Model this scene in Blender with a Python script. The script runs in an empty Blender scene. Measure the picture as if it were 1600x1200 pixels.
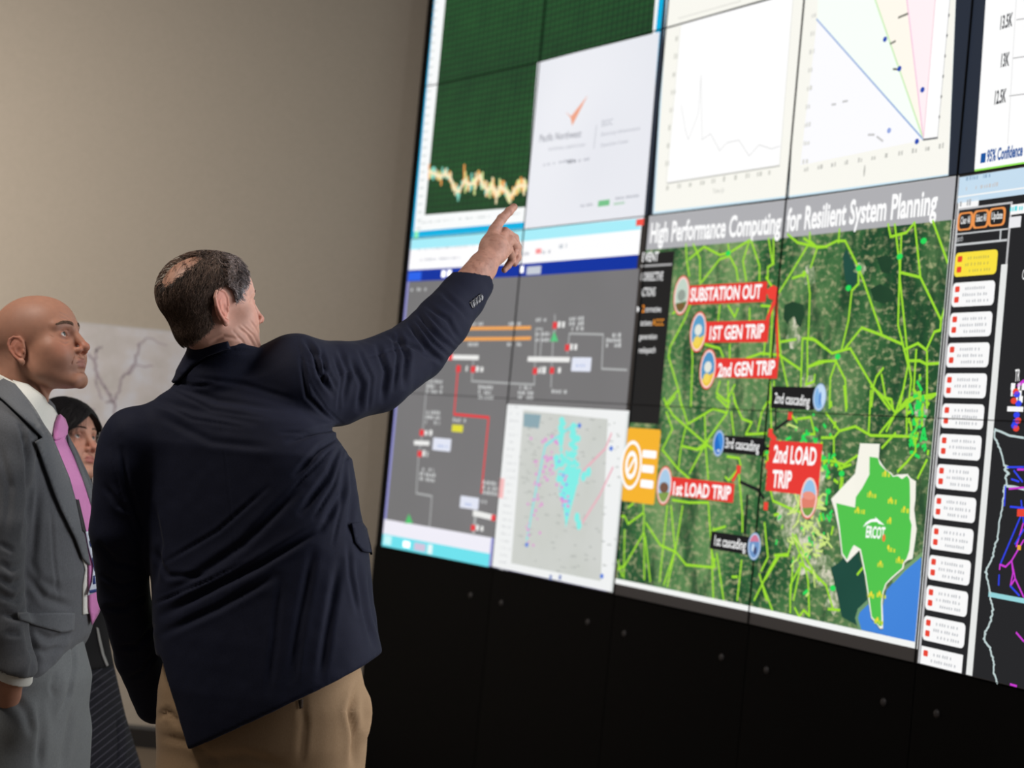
import bpy, bmesh, math, random
import numpy as np
from mathutils import Vector, Matrix, noise as mnoise
random.seed(7); np.random.seed(7)
PI = math.pi
SC = bpy.context.scene
COL = SC.collection

# ------------------------------------------------------------------ camera
CAMH = 1.55
PITCH, ROLL = math.radians(1.83), math.radians(5.39)
FPX = 3000.0
_F = Vector((0, math.cos(PITCH), math.sin(PITCH)))
_U0 = Vector((0, -math.sin(PITCH), math.cos(PITCH)))
_R0 = Vector((1, 0, 0))
_R = math.cos(ROLL) * _R0 + math.sin(ROLL) * _U0
_U = -math.sin(ROLL) * _R0 + math.cos(ROLL) * _U0
camd = bpy.data.cameras.new('camera')
cam = bpy.data.objects.new('camera', camd); COL.objects.link(cam)
M = Matrix.Identity(4)
for i, v in enumerate((_R, _U, -_F)):
    for j in range(3): M[j][i] = v[j]
M[2][3] = CAMH
cam.matrix_world = M
camd.sensor_width = 36; camd.lens = 67.5
camd.clip_start = 0.05; camd.clip_end = 60
camd.dof.use_dof = True
camd.dof.focus_distance = 4.05
camd.dof.aperture_fstop = 4.0
SC.camera = cam

def pw(px, py, Y):
    """world point seen at photo pixel (px,py) at depth Y (metres along +Y from the camera)"""
    d = _F * FPX + _R * (px - 800) - _U * (py - 600)
    return Vector((0, 0, CAMH)) + d * (Y / d.y)
def pxl(p):
    """photo pixel of world points, numpy (n,3) -> (n,2)"""
    q = np.asarray(p, float) - np.array([0, 0, CAMH])
    f = q @ np.array(_F); x = q @ np.array(_R); y = q @ np.array(_U)
    return np.stack([800 + FPX * x / f, 600 - FPX * y / f], -1)

# ------------------------------------------------------------------ view, world, lights
vs = SC.view_settings
vs.view_transform = 'Standard'; vs.look = 'None'; vs.gamma = 1; vs.use_curve_mapping = False
vs.exposure = 0.0
w = bpy.data.worlds.new('world'); SC.world = w; w.use_nodes = True
w.node_tree.nodes['Background'].inputs[0].default_value = (0.90, 0.93, 1.0, 1)
w.node_tree.nodes['Background'].inputs[1].default_value = 0.055
def area_light(name, loc, target, size, power, color, spread=math.radians(150)):
    l = bpy.data.lights.new(name, 'AREA'); l.shape = 'DISK'; l.size = size; l.energy = power
    l.color = color; l.spread = spread
    o = bpy.data.objects.new(name, l); COL.objects.link(o); o.location = loc
    o.rotation_euler = (Vector(target) - Vector(loc)).to_track_quat('-Z', 'Y').to_euler()
    return o
area_light('ceiling_light', (-3.7, 6.3, 3.0), (-3.0, 8.95, 1.7), 0.6, 52, (1.0, 0.91, 0.80), math.radians(140))
area_light('ceiling_light', (-2.0, 3.3, 3.7), (-1.2, 4.4, 1.4), 0.8, 34, (1.0, 0.92, 0.84))

# ------------------------------------------------------------------ helpers
def s2l(c):
    return tuple(((v / 255) / 12.92 if v / 255 <= .04045 else ((v / 255 + .055) / 1.055) ** 2.4) for v in c)
def tag(o, label=None, cat=None, group=None, kind=None):
    if label: o['label'] = label
    if cat: o['category'] = cat
    if group: o['group'] = group
    if kind: o['kind'] = kind
    return o
def empty(name, loc=(0, 0, 0)):
    o = bpy.data.objects.new(name, None); COL.objects.link(o); o.location = loc
    o.empty_display_size = .1
    return o
def link_mesh(name, me, parent=None):
    o = bpy.data.objects.new(name, me); COL.objects.link(o)
    if parent:
        o.parent = parent
        o.matrix_parent_inverse = Matrix.Translation(parent.location).inverted()
    return o
def mat(name, col, rough=.6, metal=0, emit=None, estr=1.0, spec=.5, sheen=0):
    m = bpy.data.materials.new(name); m.use_nodes = True
    b = m.node_tree.nodes['Principled BSDF']
    b.inputs['Base Color'].default_value = (*s2l(col), 1)
    b.inputs['Roughness'].default_value = rough; b.inputs['Metallic'].default_value = metal
    b.inputs['Specular IOR Level'].default_value = spec
    if sheen: b.inputs['Sheen Weight'].default_value = sheen
    if emit:
        b.inputs['Emission Color'].default_value = (*s2l(emit), 1); b.inputs['Emission Strength'].default_value = estr
    return m
class NT:
    """tiny node helper"""
    def __init__(s, m): s.m = m; s.t = m.node_tree; s.b = s.t.nodes['Principled BSDF']
    def n(s, typ, **kw):
        x = s.t.nodes.new(typ)
        for k, v in kw.items():
            if k in x.inputs: x.inputs[k].default_value = v
            else: setattr(x, k, v)
        return x
    def l(s, a, b): s.t.links.new(a, b)
    def ramp(s, fac, stops, interp='LINEAR'):
        r = s.t.nodes.new('ShaderNodeValToRGB'); r.color_ramp.interpolation = interp
        e = r.color_ramp.elements
        while len(e) < len(stops): e.new(.5)
        for i, (p, c) in enumerate(stops): e[i].position = p; e[i].color = (*s2l(c), 1)
        s.l(fac, r.inputs[0]); return r.outputs[0]
    def math(s, op, a, b=None, c=None):
        x = s.t.nodes.new('ShaderNodeMath'); x.operation = op
        for i, v in enumerate((a, b, c)):
            if v is None: continue
            if isinstance(v, (int, float)): x.inputs[i].default_value = v
            else: s.l(v, x.inputs[i])
        return x.outputs[0]
    def mix(s, fac, a, b, blend='MIX'):
        x = s.t.nodes.new('ShaderNodeMix'); x.data_type = 'RGBA'; x.blend_type = blend
        for i, v in ((0, fac), (6, a), (7, b)):
            if isinstance(v, (int, float)): x.inputs[i].default_value = v
            elif isinstance(v, tuple): x.inputs[i].default_value = (*s2l(v), 1)
            else: s.l(v, x.inputs[i])
        return x.outputs[2]
    def bump(s, h, strength=.3, dist=.002):
        b = s.n('ShaderNodeBump'); b.inputs['Strength'].default_value = strength; b.inputs['Distance'].default_value = dist
        s.l(h, b.inputs['Height']); s.l(b.outputs[0], s.b.inputs['Normal'])
    def coord(s, which='Object'): return s.n('ShaderNodeTexCoord').outputs[which]
    def noise(s, vec, scale, detail=3, rough=.55):
        x = s.n('ShaderNodeTexNoise'); x.inputs['Scale'].default_value = scale; x.inputs['Detail'].default_value = detail
        x.inputs['Roughness'].default_value = rough; s.l(vec, x.inputs['Vector']); return x.outputs[0]
    def scale(s, vec, sc):
        x = s.n('ShaderNodeMapping'); x.inputs['Scale'].default_value = sc; s.l(vec, x.inputs[0]); return x.outputs[0]

def box_bm(bm, lo, hi, mi=0, frame=None):
    lo, hi = Vector(lo), Vector(hi)
    vs_ = [bm.verts.new((frame @ Vector((x, y, z))) if frame else (x, y, z)) for x in (lo.x, hi.x) for y in (lo.y, hi.y) for z in (lo.z, hi.z)]
    for f in ((0, 1, 3, 2), (4, 6, 7, 5), (0, 4, 5, 1), (2, 3, 7, 6), (0, 2, 6, 4), (1, 5, 7, 3)):
        fa = bm.faces.new([vs_[i] for i in f]); fa.material_index = mi
def bm_obj(name, bm, mats, parent=None, smooth=False):
    bmesh.ops.recalc_face_normals(bm, faces=bm.faces)
    me = bpy.data.meshes.new(name); bm.to_mesh(me); bm.free()
    for m in (mats if isinstance(mats, (list, tuple)) else [mats]): me.materials.append(m)
    if smooth: me.polygons.foreach_set('use_smooth', [True] * len(me.polygons))
    return link_mesh(name, me, parent)
# ------------------------------------------------------------------ the room
m_wall = mat('painted_wall', (176, 166, 154), .85, spec=.25)
nt = NT(m_wall); c = nt.coord()
nt.l(nt.mix(nt.noise(c, 60, 4), (170, 161, 149), (182, 172, 160)), nt.b.inputs['Base Color'])
nt.bump(nt.noise(c, 220, 3), .25, .002)
m_floor = mat('carpet', (120, 106, 92), .95, spec=.1)
nt = NT(m_floor); c = nt.coord()
nt.l(nt.mix(nt.noise(c, 180, 4), (98, 86, 74), (142, 128, 112)), nt.b.inputs['Base Color'])
nt.bump(nt.noise(c, 400, 2), .5, .004)
m_base = mat('dark_vinyl', (34, 31, 30), .5)
WALLY = 8.94
bm = bmesh.new(); box_bm(bm, (-7, -1.5, -.08), (6.5, WALLY + .15, 0))
tag(bm_obj('floor', bm, m_floor), kind='structure')
bm = bmesh.new(); box_bm(bm, (-7, WALLY, 0), (6.5, WALLY + .15, 4.6))
tag(bm_obj('wall_back', bm, m_wall), kind='structure')
bm = bmesh.new()
prof = [(0, 0), (-.012, 0), (-.012, .085), (-.006, .1), (0, .1)]
va = [bm.verts.new((-7, WALLY + y, z)) for y, z in prof]; vb = [bm.verts.new((.6, WALLY + y, z)) for y, z in prof]
for i in range(len(prof) - 1): bm.faces.new((va[i], va[i + 1], vb[i + 1], vb[i]))
bm.faces.new(va); bm.faces.new(vb)
tag(bm_obj('baseboard_back', bm, m_base), kind='structure')

# wall map hanging on the back wall
m_map = mat('map_paper', (198, 196, 200), .55, spec=.3)
nt = NT(m_map); c = nt.coord('UV')
n1 = nt.noise(nt.scale(c, (3, 3, 1)), 1.6, 5)
land = nt.ramp(n1, [(.40, (204, 206, 216)), (.52, (198, 194, 196)), (.62, (190, 186, 186)), (.8, (204, 202, 204))])
n2 = nt.noise(nt.scale(c, (9, 9, 1)), 2, 6, .7)
nt.l(nt.mix(nt.ramp(n2, [(.45, (0, 0, 0)), (.7, (90, 90, 90))]), land, (180, 172, 178)), nt.b.inputs['Base Color'])
m_vein = mat('map_relief_ink', (164, 152, 164), .55)
m_mfr = mat('map_backing', (180, 180, 184), .5)
t = empty('wall_map', (-1.35, WALLY, 1.6))
p0 = pw(-70, 487, WALLY); p1 = pw(345, 523, WALLY)
mx0, mx1, mz1, mz0 = p0.x, p1.x, (p0.z + p1.z) / 2, 1.0
bm = bmesh.new(); box_bm(bm, (mx0, WALLY - .012, mz0), (mx1, WALLY - .001, mz1)); bm_obj('backing_board', bm, m_mfr, t)
bm = bmesh.new(); uvl = bm.loops.layers.uv.new('UVMap')
cs = [(mx0 + .006, mz0 + .006), (mx1 - .006, mz0 + .006), (mx1 - .006, mz1 - .006), (mx0 + .006, mz1 - .006)]
f = bm.faces.new([bm.verts.new((x, WALLY - .0135, z)) for x, z in cs])
for lp, (x, z) in zip(f.loops, cs): lp[uvl].uv = (x - mx0, z - mz0)
bm_obj('printed_sheet', bm, m_map, t)
def ribbon_flat(bm, pts, wd, y, mi=0):
    for k in range(len(pts) - 1):
        a, b = Vector(pts[k]), Vector(pts[k + 1]); d = (b - a)
        if d.length < 1e-6: continue
        n = Vector((-d.y, d.x)).normalized() * wd / 2
        q = [a - n, b - n, b + n, a + n]
        f = bm.faces.new([bm.verts.new((v.x, y, v.y)) for v in q]); f.material_index = mi
def vein(pts, wd):
    bm = bmesh.new()
    pp = [(pw(x, y, WALLY).x, pw(x, y, WALLY).z) for x, y in pts]
    out = []
    for k in range(len(pp) - 1):
        for s in range(6):
            u = s / 6; out.append((pp[k][0] * (1 - u) + pp[k + 1][0] * u + random.gauss(0, .004), pp[k][1] * (1 - u) + pp[k + 1][1] * u + random.gauss(0, .004)))
    ribbon_flat(bm, out + [pp[-1]], wd, WALLY - .0142 - .00004 * len(t.children)); bm_obj('river_line', bm, m_vein, t)
for pts, wd in (([(139, 553), (150, 568), (154, 590), (165, 605), (178, 625), (180, 640)], .012), ([(150, 568), (152, 545), (160, 543)], .008),
                ([(152, 585), (152, 603), (160, 625)], .007), ([(180, 625), (188, 605), (190, 590), (203, 580), (214, 560), (220, 535)], .009),
                ([(203, 580), (212, 572), (240, 572)], .006), ([(180, 640), (182, 660), (176, 700)], .008), ([(165, 628), (182, 628)], .008), ([(60, 700), (110, 640), (150, 640)], .008),
                ([(215, 540), (232, 528), (262, 540)], .005), ([(182, 665), (205, 690), (215, 720)], .006)):
    vein(pts, wd)
tag(t, 'pale grey relief map with purple river lines hanging on the beige wall behind the people', 'map')
# ------------------------------------------------------------------ the curved video wall (facets seen in plan)
TH = 0.70                                            # height of one display
PX = [(-0.742, 12.45), (-0.012, 11.29), (0.637, 10.09), (1.207, 9.00), (1.740, 7.83), (2.237, 6.63), (2.69, 5.41), (3.09, 4.17)]  # last two columns are unseen, added to carry the light-giving windows
NC = len(PX) - 1
PTS = [Vector((x * TH, z * TH)) for x, z in PX]
SEG = [(PTS[i + 1] - PTS[i]).length for i in range(NC)]
SS = [0.0]
for w_ in SEG: SS.append(SS[-1] + w_)
DIRS = [(PTS[i + 1] - PTS[i]).normalized() for i in range(NC)]
NRM = [Vector((d.y, -d.x)) if Vector((d.y, -d.x)).dot(-PTS[i]) > 0 else Vector((-d.y, d.x)) for i, d in enumerate(DIRS)]
ZTOP = CAMH + 2.274 * TH                             # height of the seam called v = 0
def facet_of(s):
    for k in range(NC):
        if s <= SS[k + 1] + 1e-9: return k
    return NC - 1
def onwall(s, t, off=0.0):
    """wall coordinates (metres along, metres below seam 0, metres in front) to world"""
    k = facet_of(s); a = PTS[k] + DIRS[k] * (s - SS[k]) + NRM[k] * off
    return Vector((a.x, a.y, ZTOP - t))
def wst(px, py):
    """wall coordinates met by the sight line through a photo pixel"""
    d = _F * FPX + _R * (px - 800) - _U * (py - 600)
    best = None
    for k in range(NC):
        a, e = PTS[k], DIRS[k]
        det = d.x * (-e.y) + e.x * d.y
        if abs(det) < 1e-9: continue
        r = (a.x * (-e.y) + e.x * a.y) / det; q = (d.x * a.y - d.y * a.x) / det
        lo = -9 if k == 0 else -1e-6; hi = 99 if k == NC - 1 else SEG[k] + 1e-6
        if r > 0 and lo <= q <= hi:
            best = (SS[k] + q, ZTOP - (CAMH + d.z * r)); break
    return best

_fontcache = {}
def text_polys(txt, bold=0.0):
    """unit-free outline of a line of text as triangles; returns verts, tris, width, height of a capital"""
    key = (txt, bold)
    if key not in _fontcache:
        cu = bpy.data.curves.new('t', 'FONT'); cu.body = txt; cu.size = 1; cu.offset = bold; cu.resolution_u = 3
        ob = bpy.data.objects.new('t', cu); COL.objects.link(ob)
        me = ob.to_mesh()
        vs_ = [(v.co.x, v.co.y) for v in me.vertices]; me.calc_loop_triangles()
        tr = [tuple(t.vertices) for t in me.loop_triangles]
        ob.to_mesh_clear(); bpy.data.objects.remove(ob); bpy.data.curves.remove(cu)
        xs = [v[0] for v in vs_] or [0, 1]
        _fontcache[key] = (vs_, tr, min(xs), max(xs))
    return _fontcache[key]

class Win:
    """flat artwork shown on the displays: polygons in wall coordinates, folded at the facets"""
    def __init__(s, name, parent, base=0):
        s.name, s.parent, s.base = name, parent, base; s.p = []; s.mats = []
    def mi(s, m):
        if m not in s.mats: s.mats.append(m)
        return s.mats.index(m)
    def poly(s, st, m, layer=0): s.p.append((st, s.mi(m), layer))
    def quad(s, pts, m, layer=0): s.poly([wst(*p) for p in pts], m, layer)
    def rect_st(s, a, b, m, layer=0, rad=0):
        (s0, t0), (s1, t1) = a, b
        if rad:
            out = []
            for cx, cy, a0 in ((s1 - rad, t0 + rad, -90), (s1 - rad, t1 - rad, 0), (s0 + rad, t1 - rad, 90), (s0 + rad, t0 + rad, 180)):
                for k in range(5):
                    an = math.radians(a0 + k * 22.5); out.append((cx + rad * math.cos(an), cy + rad * math.sin(an)))
            s.poly(out, m, layer)
        else: s.poly([(s0, t0), (s1, t0), (s1, t1), (s0, t1)], m, layer)
    def rect(s, x0, y0, x1, y1, m, layer=0, rad=0): s.rect_st(wst(x0, y0), wst(x1, y1), m, layer, rad)
    def line_st(s, pp, wd, m, layer=1):
        for k in range(len(pp) - 1):
            a, b = Vector(pp[k]), Vector(pp[k + 1]); d = b - a
            if d.length < 1e-6: continue
            d.normalize(); n = Vector((-d.y, d.x)) * wd / 2; e = d * wd * .35
            s.poly([tuple(a - n - e), tuple(b - n + e), tuple(b + n + e), tuple(a + n - e)], m, layer)
    def line(s, pts, wd, m, layer=1): s.line_st([wst(*p) for p in pts], wd, m, layer)
    def disc_st(s, c, rx, ry, m, layer=1, n=24, a0=0, a1=360):
        s.poly([(c[0] + rx * math.cos(math.radians(a0 + (a1 - a0) * k / n)), c[1] + ry * math.sin(math.radians(a0 + (a1 - a0) * k / n))) for k in range(n)], m, layer)
    CF = .56
    def text(s, txt, bl, br, cap, m, layer=2, bold=.012, fit=True):
        """baseline from pixel bl to br, capital height cap in metres"""
        a, b = wst(*bl), wst(*br)
        vs_, tr, x0, x1 = text_polys(txt, bold)
        wd = b[0] - a[0]; sx = wd / max(x1 - x0, 1e-6); sy = cap * s.CF / .72
        pts = [(a[0] + (x - x0) * sx, a[1] + (b[1] - a[1]) * (x - x0) / max(x1 - x0, 1e-6) - y * sy) for x, y in vs_]
        i = s.mi(m)
        s.p.append(('T', pts, tr, i, layer))
    def marks(s, a, b, h, m, layer=2, seed=0, fill=.7):
        """a row of tiny illegible marks standing for print too small to read"""
        r = random.Random(seed); (s0, t0), (s1, t1) = wst(*a), wst(*b); x = s0
        while x < s1:
            wd = h * r.uniform(.5, 1.5)
            if r.random() < fill: s.rect_st((x, t0 - h * r.uniform(.7, 1)), (x + wd * .6, t0), m, layer)
            x += wd
    def build(s):
        bm = bmesh.new(); uvl = bm.loops.layers.uv.new('UVMap')
        tris = []
        for p in s.p:
            if p[0] == 'T':
                _, pts, tr, mi, ly = p
                v = [bm.verts.new((x, y, ly)) for x, y in pts]
                for t in tr:
                    try: f = bm.faces.new([v[i] for i in t]); f.material_index = mi
                    except ValueError: pass
            else:
                st, mi, ly = p
                f = bm.faces.new([bm.verts.new((x, y, ly)) for x, y in st]); f.material_index = mi
                if len(st) > 4: tris.append(f)
        if tris: bmesh.ops.triangulate(bm, faces=tris)
        for k in range(1, NC):
            bmesh.ops.bisect_plane(bm, geom=bm.verts[:] + bm.edges[:] + bm.faces[:], plane_co=(SS[k], 0, 0), plane_no=(1, 0, 0), dist=1e-6)
        for f in bm.faces:
            cx = f.calc_center_median().x; k = facet_of(cx)
            for lp in f.loops: lp[uvl].uv = (lp.vert.co.x, -lp.vert.co.y)
        for v in bm.verts:
            v.co = onwall(v.co.x, v.co.y, .0006 + .0003 * (s.base + v.co.z))
        me = bpy.data.meshes.new(s.name); bm.to_mesh(me); bm.free()
        for m in s.mats: me.materials.append(m)
        return link_mesh(s.name, me, s.parent)

_sm = {}
def scr(col, st=1.0):
    """picture light of one colour coming off a display"""
    k = (col, st)
    if k not in _sm:
        m = bpy.data.materials.new('screen_light_%d_%d_%d' % col); m.use_nodes = True
        b = m.node_tree.nodes['Principled BSDF']
        b.inputs['Base Color'].default_value = (.01, .01, .01, 1); b.inputs['Roughness'].default_value = .6
        b.inputs['Specular IOR Level'].default_value = .15
        b.inputs['Emission Color'].default_value = (*s2l(col), 1); b.inputs['Emission Strength'].default_value = st
        _sm[k] = m
    return _sm[k]
def scr_nodes(name, fn):
    m = bpy.data.materials.new(name); m.use_nodes = True; n = NT(m)
    n.b.inputs['Base Color'].default_value = (.01, .01, .01, 1); n.b.inputs['Roughness'].default_value = .6
    n.b.inputs['Specular IOR Level'].default_value = .15
    n.b.inputs['Emission Strength'].default_value = 1
    n.l(fn(n, n.coord('UV')), n.b.inputs['Emission Color']); return m

WHITE = scr((255, 255, 255), 1.6); OFFW = scr((246, 246, 240)); PALE = scr((236, 238, 240)); BLACK = scr((28, 28, 30))
SLATE = scr((40, 47, 60))

vw = empty('video_wall', onwall(SS[2], (ZTOP - 0) if False else 0, 0)); vw.location.z = 0
tag(vw, 'curved black video wall of bezel-framed displays glowing with charts and maps', 'video wall')
m_blk = mat('black_panel', (7, 7, 8), .7, spec=.12)
m_bez = mat('black_bezel', (8, 8, 9), .5, spec=.3)
m_bolt = mat('dull_steel', (72, 70, 72), .5, metal=.3)
# displays: body, thin proud bezel, dark glowing screen face
for k in range(NC):
    for r in range(-1, 3):
        bm = bmesh.new()
        s0, s1 = SS[k], SS[k + 1]; t0, t1 = r * TH, (r + 1) * TH
        def q(s, t, o): 
            a = PTS[k] + DIRS[k] * (s - SS[k]) + NRM[k] * o; return Vector((a.x, a.y, ZTOP - t))
        def boxk(a0, a1, b0, b1, o0, o1, mi=0):
            vv = [bm.verts.new(q(s, t, o)) for s in (a0, a1) for t in (b0, b1) for o in (o0, o1)]
            for f in ((0, 1, 3, 2), (4, 6, 7, 5), (0, 4, 5, 1), (2, 3, 7, 6), (0, 2, 6, 4), (1, 5, 7, 3)):
                fa = bm.faces.new([vv[i] for i in f]); fa.material_index = mi
        g = .0006; bz = .0018
        boxk(s0 + g, s1 - g, t0 + g, t1 - g, -.24, -.0015)
        boxk(s0 + g, s0 + bz, t0 + g, t1 - g, -.0015, .006); boxk(s1 - bz, s1 - g, t0 + g, t1 - g, -.0015, .006)
        boxk(s0 + bz, s1 - bz, t0 + g, t0 + bz, -.0015, .006); boxk(s0 + bz, s1 - bz, t1 - bz, t1 - g, -.0015, .006)
        o = bm_obj('display', bm, [m_bez], vw)
        bm = bmesh.new()
        f = bm.faces.new([bm.verts.new(q(s, t, 0)) for s, t in ((s0 + bz, t0 + bz), (s1 - bz, t0 + bz), (s1 - bz, t1 - bz), (s0 + bz, t1 - bz))])
        col = SLATE if r < 1 else scr((52, 48, 46))
        so = bm_obj('screen_glass', bm, [col], None)
        so.parent = o; so.matrix_parent_inverse = o.matrix_world.inverted()
# side trim at the free left end, and the black base under the displays
bm = bmesh.new()
def strip(bm, k, a0, a1, b0, b1, o0, o1, mi=0):
    vv = []
    for s in (a0, a1):
        for t in (b0, b1):
            for o in (o0, o1):
                a = PTS[k] + DIRS[k] * (s - SS[k]) + NRM[k] * o; vv.append(bm.verts.new((a.x, a.y, ZTOP - t)))
    for f in ((0, 1, 3, 2), (4, 6, 7, 5), (0, 4, 5, 1), (2, 3, 7, 6), (0, 2, 6, 4), (1, 5, 7, 3)):
        fa = bm.faces.new([vv[i] for i in f]); fa.material_index = mi
strip(bm, 0, -.062, -.004, -TH, 3 * TH + .05, -.26, -.004)
for z in (.2, .75, 1.33, 1.66, 1.72, 2.05):
    strip(bm, 0, -.085, -.062, z, z + .05, -.2, -.02)
bm_obj('side_frame', bm, m_blk, vw)
FLOORT = ZTOP
for k in range(NC):
    bm = bmesh.new(); a0 = SS[k] + .002 - (.07 if k == 0 else 0)
    strip(bm, k, a0, SS[k + 1] - .002, 3 * TH + .004, FLOORT - .06, -.24, -.002)
    strip(bm, k, a0, SS[k + 1] - .002, FLOORT - .06, FLOORT, -.24, .012)
    o = bm_obj('base_panel', bm, m_blk, vw)
    cands = {0: [(735, 930), (783, 942)], 1: [(735, 930), (783, 942)], 2: [(918, 972), (975, 990)], 3: [(1127, 1027), (1197, 1047)], 4: [(1380, 1097), (1463, 1115)]}
    for (bx, by) in [(735, 930), (783, 942), (918, 972), (975, 990), (1127, 1027), (1197, 1047), (1380, 1097), (1463, 1115)]:
        s_, t_ = wst(bx, by)
        if facet_of(s_) != k: continue
        bm = bmesh.new()
        for (rr, oo) in (((.013, 0), (.012, .004)),):
            ring0 = []; ring1 = []; ring2 = []
            for j in range(14):
                an = j / 14 * 2 * PI
                def P_(r_, o_): 
                    a = PTS[k] + DIRS[k] * (s_ + r_ * math.cos(an) - SS[k]) + NRM[k] * o_; return bm.verts.new((a.x, a.y, ZTOP - t_ - r_ * math.sin(an)))
                ring0.append(P_(.013, -.003)); ring1.append(P_(.011, .002)); ring2.append(P_(.006, .004))
            for A, B in ((ring0, ring1), (ring1, ring2)):
                for j in range(14): bm.faces.new((A[j], A[(j + 1) % 14], B[(j + 1) % 14], B[j]))
            bm.faces.new(ring2)
        bo = bm_obj('bolt_head', bm, m_bolt, None, True); bo.parent = o; bo.matrix_parent_inverse = o.matrix_world.inverted()

# ------------------------------------------------------------------ what the displays show
Z = lambda ox, oy, S: (lambda pts: [(ox + x / S, oy + y / S) for x, y in pts])

# -- green price chart
m_green = scr_nodes('screen_green_grid', lambda n, c: (
    lambda sx, sy, nz: n.mix(n.math('MULTIPLY', sy, .75), n.mix(sx, n.mix(nz, (22, 62, 34), (34, 86, 44)), (44, 100, 48)), (40, 52, 36)))(
        n.math('LESS_THAN', n.math('FRACT', n.math('MULTIPLY', n.n('ShaderNodeSeparateXYZ').outputs[0], 1)), 2),
        n.math('MULTIPLY', 1, 1), n.noise(c, 3)))
def green_fn(n, c):
    sp = n.n('ShaderNodeSeparateXYZ'); n.l(c, sp.inputs[0])
    gx = n.math('GREATER_THAN', n.math('FRACT', n.math('MULTIPLY', sp.outputs[0], 26)), .82)
    gy = n.math('GREATER_THAN', n.math('FRACT', n.math('MULTIPLY', sp.outputs[1], 36)), .55)
    gy2 = n.math('SUBTRACT', 1, n.math('ABSOLUTE', n.math('SINE', n.math('MULTIPLY', sp.outputs[1], 5))))
    base = n.mix(n.noise(c, 6), (22, 58, 36), (38, 88, 46))
    b2 = n.mix(n.math('MULTIPLY', gx, .35), base, (66, 126, 66))
    b3 = n.mix(n.math('MULTIPLY', gy, .45), b2, (34, 46, 34))
    return n.mix(n.math('MULTIPLY', gy2, .25), b3, (24, 40, 34))
bpy.data.materials.remove(m_green)
m_green = scr_nodes('screen_green_grid', green_fn)
CYAN = scr((0, 176, 226)); LCYAN = scr((160, 236, 248))
W = Win('price_chart_window', vw)
W.quad([(688, -110), (1060, -230), (1003, 344), (641, 376)], CYAN, 0)
W.quad([(690, -110), (1052, -225), (997, 326), (647, 362)], scr((250, 252, 252), 1.0), 1)
W.quad([(707, -110), (1042, -222), (1000, 304), (664, 336)], m_green, 2)
r = random.Random(3)
prev = None
hs = [(671, 268), (680, 272), (690, 276), (697, 270), (705, 280), (712, 296), (718, 300), (726, 282), (733, 288), (742, 286), (750, 274), (756, 290), (762, 298), (770, 290), (776, 304), (783, 292), (790, 298), (798, 307), (806, 294), (812, 290), (822, 290), (835, 300), (850, 290), (870, 300)]
wicks = [(255, 200, 120), (255, 235, 190), (250, 170, 90), (140, 220, 200), (230, 240, 160)]
for a, b in zip(hs, hs[1:]):
    for q_ in range(4):
        u = q_ / 4; x = a[0] * (1 - u) + b[0] * u; y = a[1] * (1 - u) + b[1] * u + r.gauss(0, 2.5)
        h = abs(r.gauss(5, 3)) + 2
        if abs(x - 727) < 2: h += 8
        W.line([(x, y - h), (x - .3, y + h)], .013, scr(wicks[r.randrange(5)]), 3)
    W.line([a, b], .014, scr((252, 236, 196)), 4)
W.marks((655, 350), (815, 336), .01, scr((190, 196, 196)), 3, 1, .5)
for q_ in range(30): W.line([(650.5 + q_ * .0 - (q_ - 0) * -.9 * 0 + (30 - q_) * .95, 340 - (30 - q_) * 12.6 + 30), (656.5 + (30 - q_) * .95, 339 - (30 - q_) * 12.6 + 30)], .006, scr((196, 204, 204)), 3)
W.rect(648, 362, 654, 372, scr((140, 240, 190)), 3)
W.build()

# -- title slide
W = Win('title_slide_window', vw, 6); W.CF = .85
SLIDE = scr_nodes('screen_slide', lambda n, c: n.mix(n.noise(c, 1.2, 1), (226, 228, 236), (242, 243, 248)))
W.quad([(841, 97), (1031.5, 50), (1007, 341), (819.5, 358)], SLIDE, 0)
OR = scr((240, 168, 140)); GRY = scr((176, 178, 188)); DG = scr((120, 122, 134))
T = Z(640, 0, 3.0)
W.poly([wst(*p) for p in T([(733, 525), (760, 545), (838, 447), (765, 590), (757, 552)])], OR, 1)
W.text('Pacific Northwest', (844, 222), (909, 214), .036, DG, 2, .0)
W.text('NATIONAL LABORATORY', (858, 236), (916, 229), .016, GRY, 2, 0)
W.line([(933, 196), (929, 232)], .004, GRY, 1)
W.text('EIOC', (941, 198), (958, 195), .03, GRY, 2, 0)
W.text('Electricity Infrastructure', (940, 213), (1001, 203), .018, GRY, 2, 0)
W.text('Operations Center', (939, 230), (983, 223), .018, GRY, 2, 0)
W.marks((850, 260), (888, 256), .012, GRY, 2, 4); W.marks((888, 256), (899, 254), .016, DG, 2, 5, 1); W.marks((901, 254), (922, 250), .012, GRY, 2, 6)
W.marks((908, 324), (930, 321), .012, GRY, 2, 7)
W.rect(936, 314, 953, 321, scr((120, 196, 140)), 2); W.marks((959, 313), (999, 308), .012, GRY, 2, 8); W.marks((960, 321), (984, 318), .012, scr((150, 200, 160)), 2, 9)
W.build()

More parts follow.
